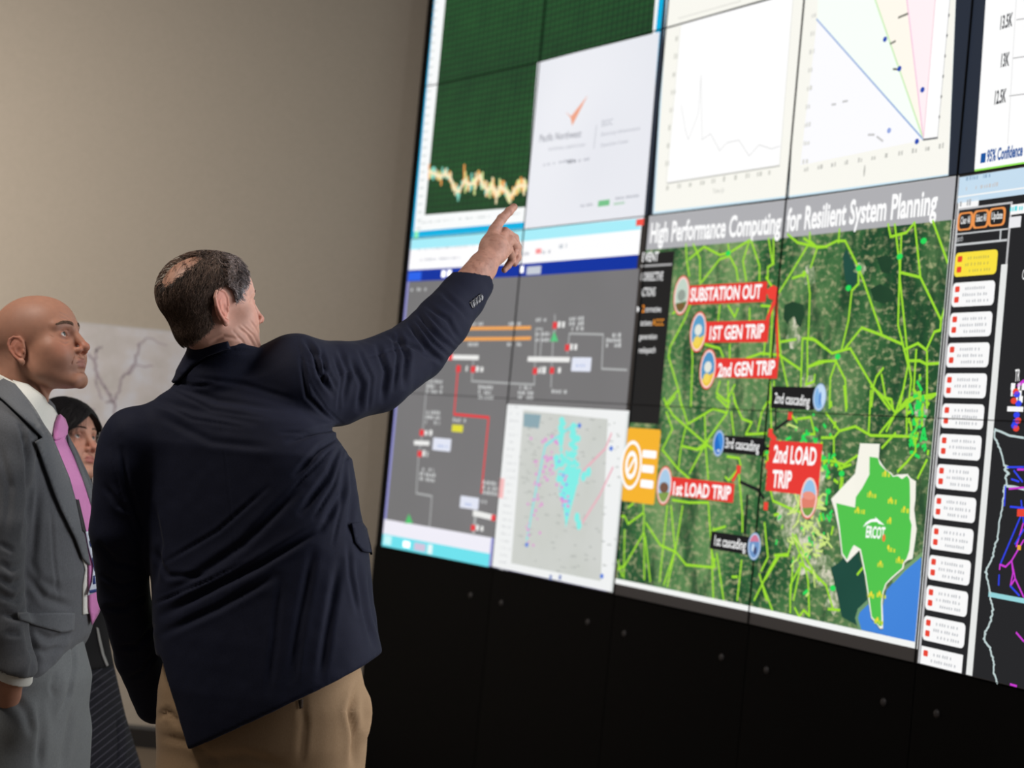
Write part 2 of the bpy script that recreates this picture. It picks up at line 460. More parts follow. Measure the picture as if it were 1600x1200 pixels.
# -- one-line diagram window
W = Win('grid_diagram_window', vw)
GB = scr_nodes('screen_diagram_grey', lambda n, c: n.mix(n.noise(c, 1.4, 2), (112, 112, 112), (126, 124, 126)))
W.rect_st((.0026, wst(641, 376)[1]), (wst(1001, 350)[0], wst(958, 926)[1] - .0), scr((150, 150, 214)), 0)
Lx = .022
t_top = wst(700, 370)[1]
W.rect_st((.006, t_top), (wst(1003, 350)[0], wst(642, 422)[1]), scr((254, 254, 255), 1.0), 1)
W.rect_st((.006, t_top - .008), (wst(1002, 350)[0], t_top + .045), scr((168, 238, 250)), 2)
W.rect(995, 343, 1006, 352, scr((244, 84, 72)), 3)
tb = wst(642, 422)[1]; tb2 = wst(640, 440)[1]
W.rect_st((.006, tb), (wst(997, 400)[0], tb2), scr((0, 48, 160)), 2)
W.rect_st((.010, tb + .01), (.13, tb2 - .004), scr((40, 100, 235)), 3)
W.rect_st((Lx, tb2), (wst(992, 500)[0], wst(606, 812)[1]), GB, 2)
yb0, yb1, yb2 = wst(606, 812)[1], wst(602, 836)[1], wst(598, 853)[1]
W.rect_st((.006, yb0), (wst(772, 800)[0], yb1), scr((240, 238, 248)), 3)
W.rect_st((.006, yb1 - .004), (wst(772, 800)[0], yb2), scr((110, 226, 238)), 4)
W.rect_st((.02, yb1), (.09, yb2 - .01), scr((200, 248, 250)), 5); W.rect_st((.2, yb1 + .01), (.26, yb2 - .014), WHITE, 5); W.rect_st((.3, yb1 + .008), (.40, yb2 - .01), scr((210, 196, 220)), 5); W.rect_st((.42, yb1 + .004), (.46, yb2 - .006), scr((236, 250, 250)), 5)
W.marks((652, 392), (800, 376), .008, scr((190, 190, 200)), 3, 11, .5)
W.marks((655, 408), (720, 401), .010, scr((170, 172, 184)), 3, 12, .6)
W.marks((812, 400), (860, 393), .016, scr((180, 180, 190)), 3, 13); W.rect(838, 389, 846, 396, scr((250, 150, 150)), 4)
W.marks((868, 389), (885, 386), .018, scr((170, 180, 190)), 3, 14)
for a in ((691, 423), (700, 422), (813, 416)): W.rect(a[0], a[1], a[0] + 5, a[1] + 10, WHITE, 3)
W.rect(824, 417, 845, 428, scr((200, 206, 216)), 3)
D = Z(590, 380, 2.181)
ORG = scr((244, 168, 88)); LG = scr((176, 178, 178)); W2 = scr((238, 238, 236)); RED = scr((236, 60, 66)); BXW = scr((226, 230, 244))
W.line(D([(300, 291), (522, 288)]), .014, ORG, 4); W.line(D([(265, 327), (522, 324)]), .014, ORG, 4)
for p in ([(236, 388), (343, 390)], [(516, 395), (653, 397)], [(128, 680), (175, 682)]): W.line(D(p), .020, W2, 5)
W.line(D([(330, 920), (395, 935)]), .024, W2, 5); W.line(D([(335, 925), (328, 990)]), .02, LG, 4)
for p in ([(327, 400), (322, 470), (535, 482), (541, 292), (562, 292), (555, 385)], [(600, 300), (592, 490)], [(648, 375), (655, 308), (770, 311), (765, 428), (850, 432)],
          [(178, 430), (165, 520), (155, 640), (140, 730), (133, 852), (186, 862), (178, 965)], [(605, 245), (606, 300)]):
    W.line(D(p), .008, LG, 3)
W.line(D([(276, 418), (262, 583), (380, 594), (355, 850)]), .011, RED, 5)
for x, y in ((277, 428), (327, 430), (538, 436), (596, 434), (648, 356), (606, 280), (152, 646), (145, 718), (327, 970), (396, 936), (250, 388)):
    W.rect(*D([(x - 6, y - 11)])[0], *D([(x + 6, y + 11)])[0], RED, 6); W.marks(*D([(x + 9, y + 8), (x + 26, y + 8)]), .028, W2, 6, x, .9)
for (x0, y0, x1, y1) in ((665, 389, 727, 438), (192, 662, 249, 711), (285, 860, 344, 910)):
    W.rect(*D([(x0, y0)])[0], *D([(x1, y1)])[0], BXW, 6, .006); W.marks(*D([(x0 + 14, (y0 + y1) / 2 + 8), (x1 - 14, (y0 + y1) / 2 + 8)]), .012, scr((170, 186, 226)), 7, x0)
for x, y, n_ in ((345, 490, 3), (480, 492, 3), (170, 470, 3), (165, 575, 3), (145, 768, 3), (360, 815, 3), (655, 258, 3), (780, 315, 3), (315, 275, 1), (448, 275, 1), (292, 345, 1), (443, 345, 1), (595, 505, 1), (525, 262, 1), (355, 880, 1), (258, 602, 1), (115, 158, 1), (540, 310, 1), (540, 330, 1)):
    for j in range(n_): W.marks(*D([(x, y + 6 + j * 17), (x + 48, y + 6 + j * 17)]), .017, scr((206, 208, 208)), 6, x + j, .75)
W.rect(*D([(256, 618)])[0], *D([(291, 645)])[0], scr((226, 220, 60)), 6); 
W.quad(D([(604, 300), (617, 335), (590, 335)]), scr((90, 200, 130)), 6); W.quad(D([(108, 922), (122, 955), (95, 955)]), scr((80, 196, 110)), 6)
W.build()

# -- traffic-like map window overlapping it
W = Win('wide_area_map_window', vw, 10)
MG = scr_nodes('screen_map_grey', lambda n, c: n.mix(n.noise(c, 3.5, 4), (196, 200, 192), (214, 216, 214)))
x0, t0 = wst(793, 627); x1, t1 = wst(958.5, 925.5)
W.rect_st((x0, t0 + .012), (x1, t1), scr((240, 242, 242)), 0)
mx0_, mt0 = wst(819, 645); W.quad([(819, 641), (951, 655), (940, 908), (800, 880)], MG, 1)
W.rect_st((x1 - .012, t0 + .02), (x1, t1), scr((214, 220, 218)), 2)
W.quad(D([(502, 580), (560, 585), (552, 632), (500, 625)]), scr((140, 168, 178)), 2)
TQ = scr((130, 238, 230)); VIO = scr((226, 150, 214)); BL = scr((90, 130, 220))
W.line(D([(690, 622), (665, 625), (575, 690), (545, 830), (512, 1010)]), .013, scr((140, 226, 226)), 3)
W.quad(D([(622, 770), (690, 800), (645, 970)]), TQ, 3)
r = random.Random(5)
def dots(cx, cy, sx, sy, n_, m, rad, ly=4):
    for _ in range(n_):
        x, y = D([(r.gauss(cx, sx), r.gauss(cy, sy))])[0]
        if 822 < x < 950 and 650 < y < 895:
            s_, t_ = wst(x, y); q_ = rad * r.uniform(.6, 1.3); W.disc_st((s_, t_), q_ * 1.3, q_ * .8, m, ly + r.random() * .5, 8)
dots(650, 790, 16, 34, 50, TQ, .016); dots(630, 650, 3, 50, 22, TQ, .014); dots(672, 690, 4, 50, 24, TQ, .016); dots(614, 740, 5, 18, 9, TQ, .013)
for x, y in ((705, 795), (722, 780), (683, 935), (690, 960)): W.disc_st(wst(*D([(x, y)])[0]), .02, .02, TQ, 4, 10)
dots(590, 720, 22, 60, 30, VIO, .008); dots(550, 850, 20, 60, 18, VIO, .007); dots(640, 850, 10, 50, 14, VIO, .008, 6); dots(520, 1010, 18, 40, 12, VIO, .007)
dots(640, 850, 14, 60, 10, scr((160, 150, 240)), .006, 7)
for p in ([(800, 650), (780, 700), (690, 790)], [(805, 765), (760, 860), (690, 970)]): W.line(D(p), .010, scr((236, 176, 190)), 3)
for x, y in ((692, 622), (512, 1028), (768, 1135), (800, 700)): W.disc_st(wst(*D([(x, y)])[0]), .013, .010, BL, 5, 10)
for _ in range(130):
    x, y = D([(r.uniform(480, 830), r.uniform(600, 1120))])[0]
    W.marks((x, y), (x + r.uniform(2, 7), y + .5), .007, scr((166, 170, 166)), 2, _, .8)
W.rect(*D([(418, 800)])[0], *D([(430, 870)])[0], scr((246, 190, 190)), 2)
for y in range(560, 1120, 24): W.marks(*D([(455 - (y - 560) * .07, y), (485 - (y - 560) * .07, y)]), .009, scr((206, 208, 210)), 2, y, .6)
for x in (590, 622): W.rect(*D([(x, 1130)])[0], *D([(x + 6, 1148)])[0], scr((110, 130, 190)), 3)
W.build()

# -- two pale plots side by side
W = Win('frequency_plot_window', vw)
PAP = scr((250, 249, 241), 1.0); AX = scr((196, 196, 190)); FX = scr((222, 221, 214))
W.quad([(1048, -110), (1268, -200), (1231, 309), (1020, 335)], scr((206, 232, 246)), 0)
W.quad([(1050, -110), (1268, -200), (1231, 306), (1023, 331)], PAP, 1)
T = Z(1000, 0, 3.158)
W.poly([wst(*p) for p in T([(205, 120), (760, -40), (690, 818), (135, 905)])], scr((255, 255, 255), 1.02), 2)
W.line(T([(135, 905), (690, 818)]), .006, AX, 3); W.line(T([(690, 818), (760, -40)]), .004, scr((226, 226, 220)), 3); W.line(T([(130, 905), (205, 100)]), .004, scr((234, 234, 228)), 3)
W.line(T([(140, 137), (620, -2)]), .007, AX, 3); W.line(T([(190, 92), (500, 5)]), .004, FX, 3)
W.line(T([(205, 520), (225, 640), (240, 690), (290, 560), (303, 370), (308, 690), (350, 660), (395, 745), (430, 705), (490, 692), (540, 770), (590, 715), (650, 735), (690, 722)]), .004, scr((224, 224, 224)), 3)
for i in range(10): W.marks(*T([(130 + i * 56, 940 - i * 8.5), (145 + i * 56, 938 - i * 8.5)]), .020, scr((206, 206, 198)), 3, i, 1)
for i in range(8): W.marks(*T([(175 - i * 7, 205 + i * 88), (190 - i * 7, 203 + i * 88)]), .022, scr((214, 214, 206)), 3, i, 1)
W.text('Time (s)', T([(360, 955)])[0], T([(415, 948)])[0], .03, scr((190, 190, 184)), 3, 0)
W.build()
W = Win('eigenvalue_plot_window', vw)
W.quad([(1262, -200), (1506, -290), (1482, 275.5), (1233, 309)], scr((206, 232, 246)), 0)
W.quad([(1262, -200), (1506, -290), (1482, 272), (1233, 306)], PAP, 1)
T = Z(1230, 0, 3.332)
apex = (712, 728)
W.poly([wst(*p) for p in T([(160, 95), apex, (70, 860)])], scr((250, 250, 254), 1.02), 2)
W.poly([wst(*p) for p in T([(165, -60), (440, -60), apex, (160, 95)])], scr((247, 255, 248), 1.02), 2)
W.poly([wst(*p) for p in T([(440, -60), (620, -60), apex])], scr((254, 248, 236), 1.02), 2)
W.poly([wst(*p) for p in T([(620, -60), (775, -60), apex])], scr((254, 240, 244), 1.02), 2)
W.poly([wst(*p) for p in T([(775, -60), (855, -60), (785, 718), apex])], scr((255, 255, 255), 1.02), 2)
W.line(T([(155, 100), apex]), .006, scr((150, 178, 222)), 3); W.line(T([(440, -60), apex]), .007, scr((208, 240, 190)), 3)
W.line(T([(618, -60), apex]), .006, scr((248, 202, 226)), 3); W.line(T([(778, -60), apex]), .004, scr((244, 206, 216)), 3)
W.line(T([apex, (785, 718)]), .006, scr((110, 112, 116)), 4); W.line(T([(785, 718), (855, -60)]), .004, scr((206, 206, 206)), 4)
for x, y in ((512, 205), (587, 358), (707, 468), (678, 737), (533, 680)):
    W.disc_st(wst(*T([(x, y)])[0]), .011, .009, scr((40, 76, 178)) if x != 533 else scr((150, 170, 226)), 5, 8)
for a, b in (((540, 228), (565, 215)), ((582, 92), (630, 72)), ((555, 360), (590, 362)), ((235, 545), (255, 543)), ((292, 530), (316, 526)), ((425, 702), (455, 702)), ((470, 712), (500, 735))):
    W.line(T([a, b]), .007, scr((120, 120, 110)) if a[0] > 500 else scr((200, 200, 200)), 4)
for i in range(11): W.marks(*T([(90 + i * 70, 895 - i * 12), (112 + i * 70, 892 - i * 12)]), .016, scr((196, 196, 190)), 3, i + 40, 1)
for i in range(9): W.marks(*T([(128 - i * 6, 95 + i * 95), (150 - i * 6, 92 + i * 95)]), .016, scr((216, 216, 210)), 3, i + 60, 1)
for i in range(6): W.disc_st(wst(*T([(845 - i * 10, 80 + i * 106)])[0]), .004, .006, scr((120, 120, 120)), 5, 6)
W.disc_st(wst(*T([(404, 890)])[0]), .005, .02, scr((190, 190, 184)), 3, 6)
W.build()

# -- bar chart window at the right edge
W = Win('load_forecast_window', vw); W.CF = .62
W.quad([(1548, -110), (1830, -230), (1800, 225), (1523, 268)], scr((150, 232, 90)), 0)
W.quad([(1548, -110), (1830, -230), (1800, 222), (1523, 265)], scr((255, 255, 255), 1.0), 1)
DK = scr((58, 60, 66)); NB = scr((20, 84, 158))
W.text('13.5K', (1563, 46), (1582, 40), .062, DK, 2, .03); W.text('13K', (1564, 105), (1577, 102), .062, DK, 2, .03); W.text('12.5K', (1554, 163), (1572, 159), .062, DK, 2, .03)
W.text('95% Confidence', (1542, 253), (1598, 243), .055, NB, 2, .035)
W.rect(1533.5, 240, 1540, 254, NB, 2)
for a, b in (((1589, 31), (1640, 24)), ((1584, 91), (1640, 83)), ((1578, 150), (1640, 142))): W.line([a, b], .004, scr((196, 196, 196)), 2)
W.line([(1592, -60), (1575, 225)], .003, scr((226, 226, 226)), 2)
W.build()

# -- unseen overbright windows past the frame edge, added to light the people
W = Win('unseen_fill_window_upper', vw)
W.rect_st((SS[5] + .05, -TH + .05), (SS[7] - .06, TH * .95), scr((250, 250, 252), 6.5), 0)
for j in range(9): W.rect_st((SS[5] + .16, -.5 + j * .12), (SS[5] + .9 + .6 * ((j * 37) % 10) / 10, -.485 + j * .12), scr((90, 96, 110)), 1)
W.build()
W = Win('unseen_fill_window_lower', vw)
W.rect_st((SS[5] + .08, TH * 1.02), (SS[7] - .06, TH * 2.9), scr((248, 248, 252), 6.5), 0)
for j in range(8): W.rect_st((SS[5] + .2, TH * 1.02 + .14 + j * .13), (SS[5] + .8 + .6 * ((j * 53) % 10) / 10, TH * 1.02 + .155 + j * .13), scr((90, 96, 110)), 1)
W.build()
# -- the large planning slide with the satellite map
def sat_fn(n, c):
    mp = n.scale(c, (1, .62, 1))
    a = n.noise(mp, 2.2, 8, .66); b = n.noise(n.scale(c, (.6, 1, 1)), 56, 4, .6); d = n.noise(n.scale(c, (1, .35, 1)), 9, 4, .6)
    base = n.ramp(a, [(.36, (24, 72, 44)), (.46, (54, 108, 60)), (.56, (98, 140, 86)), (.70, (132, 160, 106))])
    tan = n.ramp(b, [(.50, (0, 0, 0)), (.56, (170, 170, 170)), (.66, (255, 255, 255))])
    g = n.mix(n.math('MULTIPLY', tan, .7), base, (184, 182, 138))
    dk = n.ramp(d, [(.36, (255, 255, 255)), (.47, (0, 0, 0))])
    sp = n.n('ShaderNodeSeparateXYZ'); n.l(c, sp.inputs[0])
    rt = n.math('MULTIPLY', n.n('ShaderNodeClamp', Value=0).outputs[0], 1) if False else n.math('MULTIPLY', n.math('SUBTRACT', sp.outputs[0], 2.7), .55)
    cl = n.n('ShaderNodeClamp'); n.l(rt, cl.inputs[0])
    g = n.mix(n.math('MULTIPLY', cl.outputs[0], n.math('SUBTRACT', 1, tan)), g, (26, 66, 40))
    return n.mix(n.math('MULTIPLY', dk, .75), g, (20, 58, 38))
SAT = scr_nodes('screen_satellite', sat_fn)
def urb_fn(n, c):
    b = n.noise(c, 24, 4, .7)
    return n.ramp(b, [(.38, (86, 120, 78)), (.5, (140, 158, 120)), (.58, (206, 204, 180)), (.7, (226, 222, 206))])
URB = scr_nodes('screen_satellite_town', urb_fn)
LAKE = scr_nodes('screen_lake', lambda n, c: n.mix(n.noise(c, 3, 2), (20, 66, 54), (34, 82, 70)))
WOOD = scr_nodes('screen_woodland', lambda n, c: n.mix(n.noise(c, 8, 5), (14, 50, 34), (40, 78, 50)))
W = Win('planning_map_window', vw)
HDR = scr((176, 176, 180)); LIME = scr((160, 224, 50)); BRG = scr((40, 220, 90)); RD = scr((240, 66, 56)); WH = scr((255, 255, 255), 1.02)
sL = wst(1001.5, 350)[0]; sR = wst(1497, 290)[0]; sB = wst(1432, 1012)[0]
tTop = wst(1230, 312)[1]; tHd = wst(1225, 372)[1]; tBot = wst(1180, 957.5)[1]; tSat = wst(1180, 948.5)[1]
W.rect_st((SS[2] - .002, tTop), (sR, tBot), scr((244, 246, 244)), 0)
W.rect_st((SS[2], tTop + .002), (sR + .004, tHd), HDR, 1)
sM = wst(1488, 345)[0]
W.rect_st((SS[2] + .002, tHd), (sM, tSat), SAT, 2)
W.rect_st((SS[2] - .002, tSat), (sR, tBot), scr((244, 246, 244)), 5.25); W.rect_st((sM, tHd), (sR, tBot), scr((244, 246, 244)), 5.26)
W.text('High Performance Computing', (1016, 379), (1220, 364), .132, WH, 4, .028)
W.text('for Resilient System Planning', (1229, 361), (1464, 334), .136, WH, 4, .028)
# event list on black at the left
W.rect_st((SS[2] + .001, tHd + .012), (wst(1054, 400)[0], wst(1045, 664)[1]), scr((30, 30, 31)), 3)
Z3 = Z(960, 330, 3.870); Z4 = Z(1200, 330, 3.872); Z5 = Z(950, 620, 3.75); Z6 = Z(1190, 600, 2.858)
W.text('EVENT', *Z3([(170, 305), (268, 300)]), .062, WH, 5, .02)
W.line(Z3([(165, 333), (348, 322)]), .008, scr((170, 170, 170)), 5)
W.text('CORRECTIVE', *Z3([(160, 422), (295, 418)]), .058, scr((232, 232, 232)), 5, .02); W.text('ACTIONS', *Z3([(158, 515), (248, 512)]), .058, scr((232, 232, 232)), 5, .02)
W.quad(Z3([(140, 575), (160, 595), (140, 612)]), WH, 5)
W.text('2', *Z3([(168, 612), (184, 612)]), .05, scr((250, 150, 40)), 5, .02); W.text('corrective', *Z3([(188, 610), (284, 610)]), .042, WH, 5, 0)
W.text('actions', *Z3([(160, 692), (228, 692)]), .042, WH, 5, 0); W.text('ACCC', *Z3([(232, 692), (300, 692)]), .045, scr((250, 160, 50)), 5, .01)
W.text('generation', *Z3([(152, 776), (258, 774)]), .042, WH, 5, 0); W.text('redispatch', *Z3([(148, 858), (250, 856)]), .042, WH, 5, 0)
# land patches
lake = Z4([(455, 270), (478, 225), (500, 280), (530, 330), (548, 400), (525, 450), (492, 465), (470, 420), (460, 350)])
W.quad(lake, LAKE, 2.3)
W.quad(Z4([(100, 570), (150, 545), (215, 565), (225, 620), (200, 700), (140, 705), (95, 650)]), WOOD, 2.3)
W.quad(Z4([(620, 470), (680, 440), (760, 480), (765, 540), (700, 560), (640, 540)]), WOOD, 2.3)
W.quad(Z4([(660, 280), (720, 265), (760, 300), (740, 380), (690, 370)]), WOOD, 2.3)
r = random.Random(12)
def blob(cx, cy, rx, ry, m, ly, n_=22):
    ph = [r.uniform(.65, 1.25) for _ in range(n_)]
    W.poly([wst(cx + rx * ph[k] * math.cos(k / n_ * 2 * PI), cy + ry * ph[k] * math.sin(k / n_ * 2 * PI)) for k in range(n_)], m, ly)
for cx, cy, rx, ry in ((1250, 800, 34, 60), (1228, 770, 26, 40), (1275, 740, 20, 46), (1262, 870, 30, 40), (1295, 900, 16, 30), (1240, 520, 10, 22), (1264, 430, 10, 14), (1262, 600, 12, 18), (1305, 940, 14, 22), (1440, 640, 10, 24), (1345, 420, 10, 9)):
    blob(cx, cy, rx, ry, URB, 2.35)
W.quad(Z6([(345, 800), (400, 745), (430, 750), (455, 830), (475, 975), (430, 1030), (438, 1085), (360, 1040), (330, 900), (310, 820)]), LAKE, 2.4)
GULF = scr_nodes('screen_gulf', lambda n, c: n.mix(n.noise(c, 1, 1), (44, 112, 208), (78, 146, 226)))
W.quad(Z6([(716, 765), (640, 830), (560, 920), (540, 1000), (475, 975), (435, 1015), (426, 1045), (440, 1096), (560, 1124), (694, 1156)]), GULF, 2.5)
W.line(Z6([(716, 762), (640, 826), (590, 880)]), .012, scr((120, 160, 110)), 2.6)
W.line(Z6([(478, 972), (436, 1012), (426, 1045), (440, 1096)]), .014, scr((110, 150, 110)), 2.6)
LS = [
 (Z3, [(435, 200), (440, 300), (455, 390)]), (Z3, [(455, 290), (545, 215), (640, 265), (700, 250), (820, 175)]), (Z3, [(480, 200), (520, 290), (520, 440)]),
 (Z3, [(690, 200), (700, 270), (640, 290), (530, 430)]), (Z3, [(690, 250), (740, 350), (750, 420)]), (Z3, [(820, 175), (780, 300), (800, 420)]),
 (Z3, [(830, 180), (880, 330), (880, 420)]), (Z3, [(935, 165), (960, 320), (930, 340), (930, 410)]), (Z3, [(965, 165), (965, 320)]),
 (Z3, [(460, 570), (430, 650), (340, 820), (330, 880), (390, 1080), (410, 1190)]), (Z3, [(390, 1080), (310, 1170)]), (Z3, [(470, 800), (475, 900), (465, 1180)]),
 (Z3, [(550, 805), (640, 830), (660, 880)]), (Z3, [(640, 570), (630, 660)]), (Z3, [(690, 570), (730, 640), (750, 590)]), (Z3, [(820, 590), (820, 660)]), (Z3, [(700, 810), (700, 890)]),
 (Z3, [(800, 890), (890, 860), (1000, 870), (1130, 960)]), (Z3, [(640, 1030), (620, 1100), (680, 1150), (730, 1050)]), (Z3, [(720, 1100), (740, 1180)]), (Z3, [(690, 1030), (690, 1190)]),
 (Z3, [(890, 572), (945, 575)]), (Z3, [(935, 600), (925, 700), (905, 870)]), (Z3, [(985, 620), (1010, 880), (1050, 1060)]), (Z3, [(960, 580), (945, 880)]), (Z3, [(945, 1030), (950, 1190)]), (Z3, [(968, 1030), (968, 1190)]), (Z3, [(905, 1190), (930, 1150), (1000, 1190)]),
 (Z3, [(1010, 790), (1100, 775)]), (Z3, [(1140, 780), (1130, 1060)]), (Z3, [(1050, 140), (1110, 190), (1220, 215), (1290, 215)]), (Z3, [(1185, 130), (1185, 180), (1230, 220), (1190, 340)]),
 (Z3, [(1180, 195), (1080, 360), (1000, 490)]), (Z3, [(1080, 405), (1160, 380)]), (Z3, [(1170, 390), (1185, 500), (1175, 770)]), (Z3, [(1140, 770), (1200, 770), (1277, 830)]), (Z3, [(1170, 780), (1170, 1000), (1160, 1050), (1210, 1030), (1215, 990)]), (Z3, [(1180, 940), (1277, 910)]),
 (Z3, [(920, 400), (985, 500)]), (Z3, [(380, 470), (385, 560)]), (Z3, [(355, 620), (380, 600)]),
 (Z4, [(220, 165), (300, 220), (350, 215), (420, 180), (470, 180), (550, 340), (580, 420), (690, 740)]), (Z4, [(435, 110), (430, 190)]), (Z4, [(550, 340), (550, 440), (510, 480), (490, 660), (450, 830)]),
 (Z4, [(470, 830), (570, 705), (690, 750), (815, 805)]), (Z4, [(230, 770), (290, 780), (390, 860), (500, 830), (630, 1050), (740, 1200)]), (Z4, [(250, 940), (310, 910), (415, 905), (430, 870)]),
 (Z4, [(415, 910), (380, 1010), (375, 1190)]), (Z4, [(415, 910), (470, 1020), (480, 1190)]), (Z4, [(730, 80), (745, 155), (840, 130), (890, 70), (925, 400), (800, 370)]),
 (Z4, [(770, 80), (800, 330), (790, 690), (850, 930), (800, 1190)]), (Z4, [(810, 140), (800, 400), (850, 890), (870, 1020), (850, 1190)]), (Z4, [(925, 400), (1050, 660), (1045, 720), (1010, 730), (960, 840), (910, 800), (825, 840)]),
 (Z4, [(1000, 60), (1090, 310)]), (Z4, [(850, 905), (920, 905), (960, 925), (1040, 920)]), (Z4, [(965, 850), (965, 1190)]), (Z4, [(900, 840), (885, 1080), (890, 1120)]), (Z4, [(860, 1130), (990, 1130), (1030, 1100)]), (Z4, [(860, 1130), (810, 1190)]),
 (Z4, [(700, 950), (660, 1000), (640, 1060), (630, 1180)]), (Z4, [(690, 990), (715, 1130), (750, 1140), (760, 1200)]), (Z4, [(1068, 600), (1050, 660)]),
 (Z5, [(330, 10), (345, 45), (385, 110), (570, 270), (620, 310)]), (Z5, [(345, 90), (380, 190), (320, 310), (410, 420), (480, 480)]), (Z5, [(395, 0), (345, 60)]), (Z5, [(420, 10), (440, 60), (470, 160), (620, 70), (700, 95), (715, 20)]),
 (Z5, [(700, 95), (580, 260), (480, 450)]), (Z5, [(570, 110), (575, 300), (590, 480)]), (Z5, [(440, 290), (530, 310), (580, 290)]), (Z5, [(460, 170), (430, 300), (415, 420)]), (Z5, [(640, 0), (700, 60)]), (Z5, [(520, 310), (590, 260)]),
 (Z5, [(740, 20), (790, 130), (845, 150), (810, 220), (930, 215)]), (Z5, [(725, 90), (740, 220)]), (Z5, [(900, 110), (880, 200)]), (Z5, [(955, 10), (960, 190)]), (Z5, [(900, 100), (930, 40)]),
 (Z5, [(1080, 110), (1110, 150)]), (Z5, [(1110, 130), (1190, 120), (1215, 220), (1150, 220)]), (Z5, [(760, 430), (710, 490), (690, 470)]), (Z5, [(770, 460), (790, 690), (790, 790)]), (Z5, [(700, 350), (770, 360), (780, 400)]),
 (Z5, [(380, 605), (480, 620), (590, 620), (610, 900), (630, 1000)]), (Z5, [(70, 700), (100, 700), (120, 745), (210, 680), (210, 620)]), (Z5, [(225, 740), (310, 870), (400, 910), (460, 985), (620, 1000), (630, 950)]),
 (Z5, [(215, 690), (210, 800), (100, 990), (60, 1010)]), (Z5, [(215, 800), (215, 1070)]), (Z5, [(220, 820), (250, 1080)]), (Z5, [(100, 780), (95, 1060)]), (Z5, [(60, 960), (85, 1050)]), (Z5, [(372, 640), (395, 900), (330, 1100)]),
 (Z5, [(350, 640), (305, 1080)]), (Z5, [(440, 640), (400, 880), (350, 1110)]), (Z5, [(620, 770), (610, 900), (620, 1190)]), (Z5, [(625, 780), (690, 760)]), (Z5, [(640, 920), (680, 1190)]), (Z5, [(785, 960), (760, 1190)]), (Z5, [(730, 1055), (760, 1055)]),
 (Z5, [(990, 940), (950, 1010), (860, 1190)]), (Z5, [(890, 1040), (930, 1190)]), (Z5, [(920, 740), (940, 940), (900, 1020)]), (Z5, [(1090, 940), (1070, 1190)]), (Z5, [(1130, 1000), (1090, 1190)]), (Z5, [(1000, 930), (1060, 930)]),
 (Z5, [(1100, 810), (1160, 940), (1240, 1080)]), (Z5, [(935, 470), (970, 610), (1060, 650), (1140, 680)]), (Z5, [(930, 300), (940, 380)]), (Z5, [(120, 650), (150, 625)]),
 (Z6, [(490, 10), (560, 70), (600, 130), (690, 60), (780, 45)]), (Z6, [(640, 10), (600, 130), (560, 210)]), (Z6, [(290, 130), (350, 210)]), (Z6, [(270, 240), (325, 240), (350, 210), (420, 190), (490, 230), (690, 235), (690, 300), (650, 350), (610, 390)]),
 (Z6, [(370, 10), (380, 120)]), (Z6, [(490, 30), (480, 220)]), (Z6, [(530, 220), (650, 70), (650, 220)]), (Z6, [(325, 240), (325, 330), (360, 380), (350, 500)]), (Z6, [(270, 340), (320, 345), (370, 360), (430, 320)]),
 (Z6, [(540, 285), (600, 220)]), (Z6, [(740, 50), (740, 100)]), (Z6, [(700, 420), (740, 340)]), (Z6, [(345, 380), (400, 360)]), (Z6, [(355, 510), (365, 420)]),
 (Z6, [(170, 800), (240, 850), (290, 900), (320, 1000)]), (Z6, [(140, 670), (200, 830), (210, 880)]), (Z6, [(130, 1020), (130, 900), (180, 800)]), (Z6, [(150, 1000), (170, 1040), (190, 1010), (215, 1035), (210, 880)]), (Z6, [(80, 770), (20, 870)]), (Z6, [(0, 880), (50, 1010)]), (Z6, [(60, 765), (120, 760), (140, 690)]),
 (Z6, [(430, 850), (455, 820)]), (Z6, [(300, 1005), (350, 1010)]),
]
for k, (zf, pts) in enumerate(LS): W.line(zf(pts), .0086, LIME, 4 + .01 * (k % 40))
for zf, p in ((Z3, (690, 255)), (Z4, (490, 465)), (Z4, (553, 345)), (Z4, (425, 880)), (Z4, (945, 180)), (Z4, (800, 275)), (Z6, (715, 130)), (Z6, (700, 100)), (Z6, (360, 400)), (Z6, (320, 912)), (Z6, (300, 480)), (Z6, (285, 370))):
    W.disc_st(wst(*zf([p])[0]), .016, .010, BRG, 4.6, 7)
for _ in range(150):
    cx, cy, sx, sy = r.choice([(1290, 760, 12, 45), (1270, 690, 22, 30), (1438, 640, 8, 26), (1245, 830, 22, 40), (1435, 680, 8, 20), (1225, 700, 18, 14)])
    x, y = r.gauss(cx, sx), r.gauss(cy, sy)
    if x < 1455 and y < 955: W.line([(x, y), (x + r.gauss(0, 3), y + r.gauss(0, 6))], .010, BRG if r.random() < .7 else LIME, 4.7)
for _ in range(60):
    x, y = r.gauss(1262, 16), r.gauss(800, 50)
    W.line([(x, y), (x + r.gauss(0, 8), y + r.gauss(0, 6)), (x + r.gauss(0, 8), y + r.gauss(8, 6))], .007, scr((206, 230, 130)), 4.75)
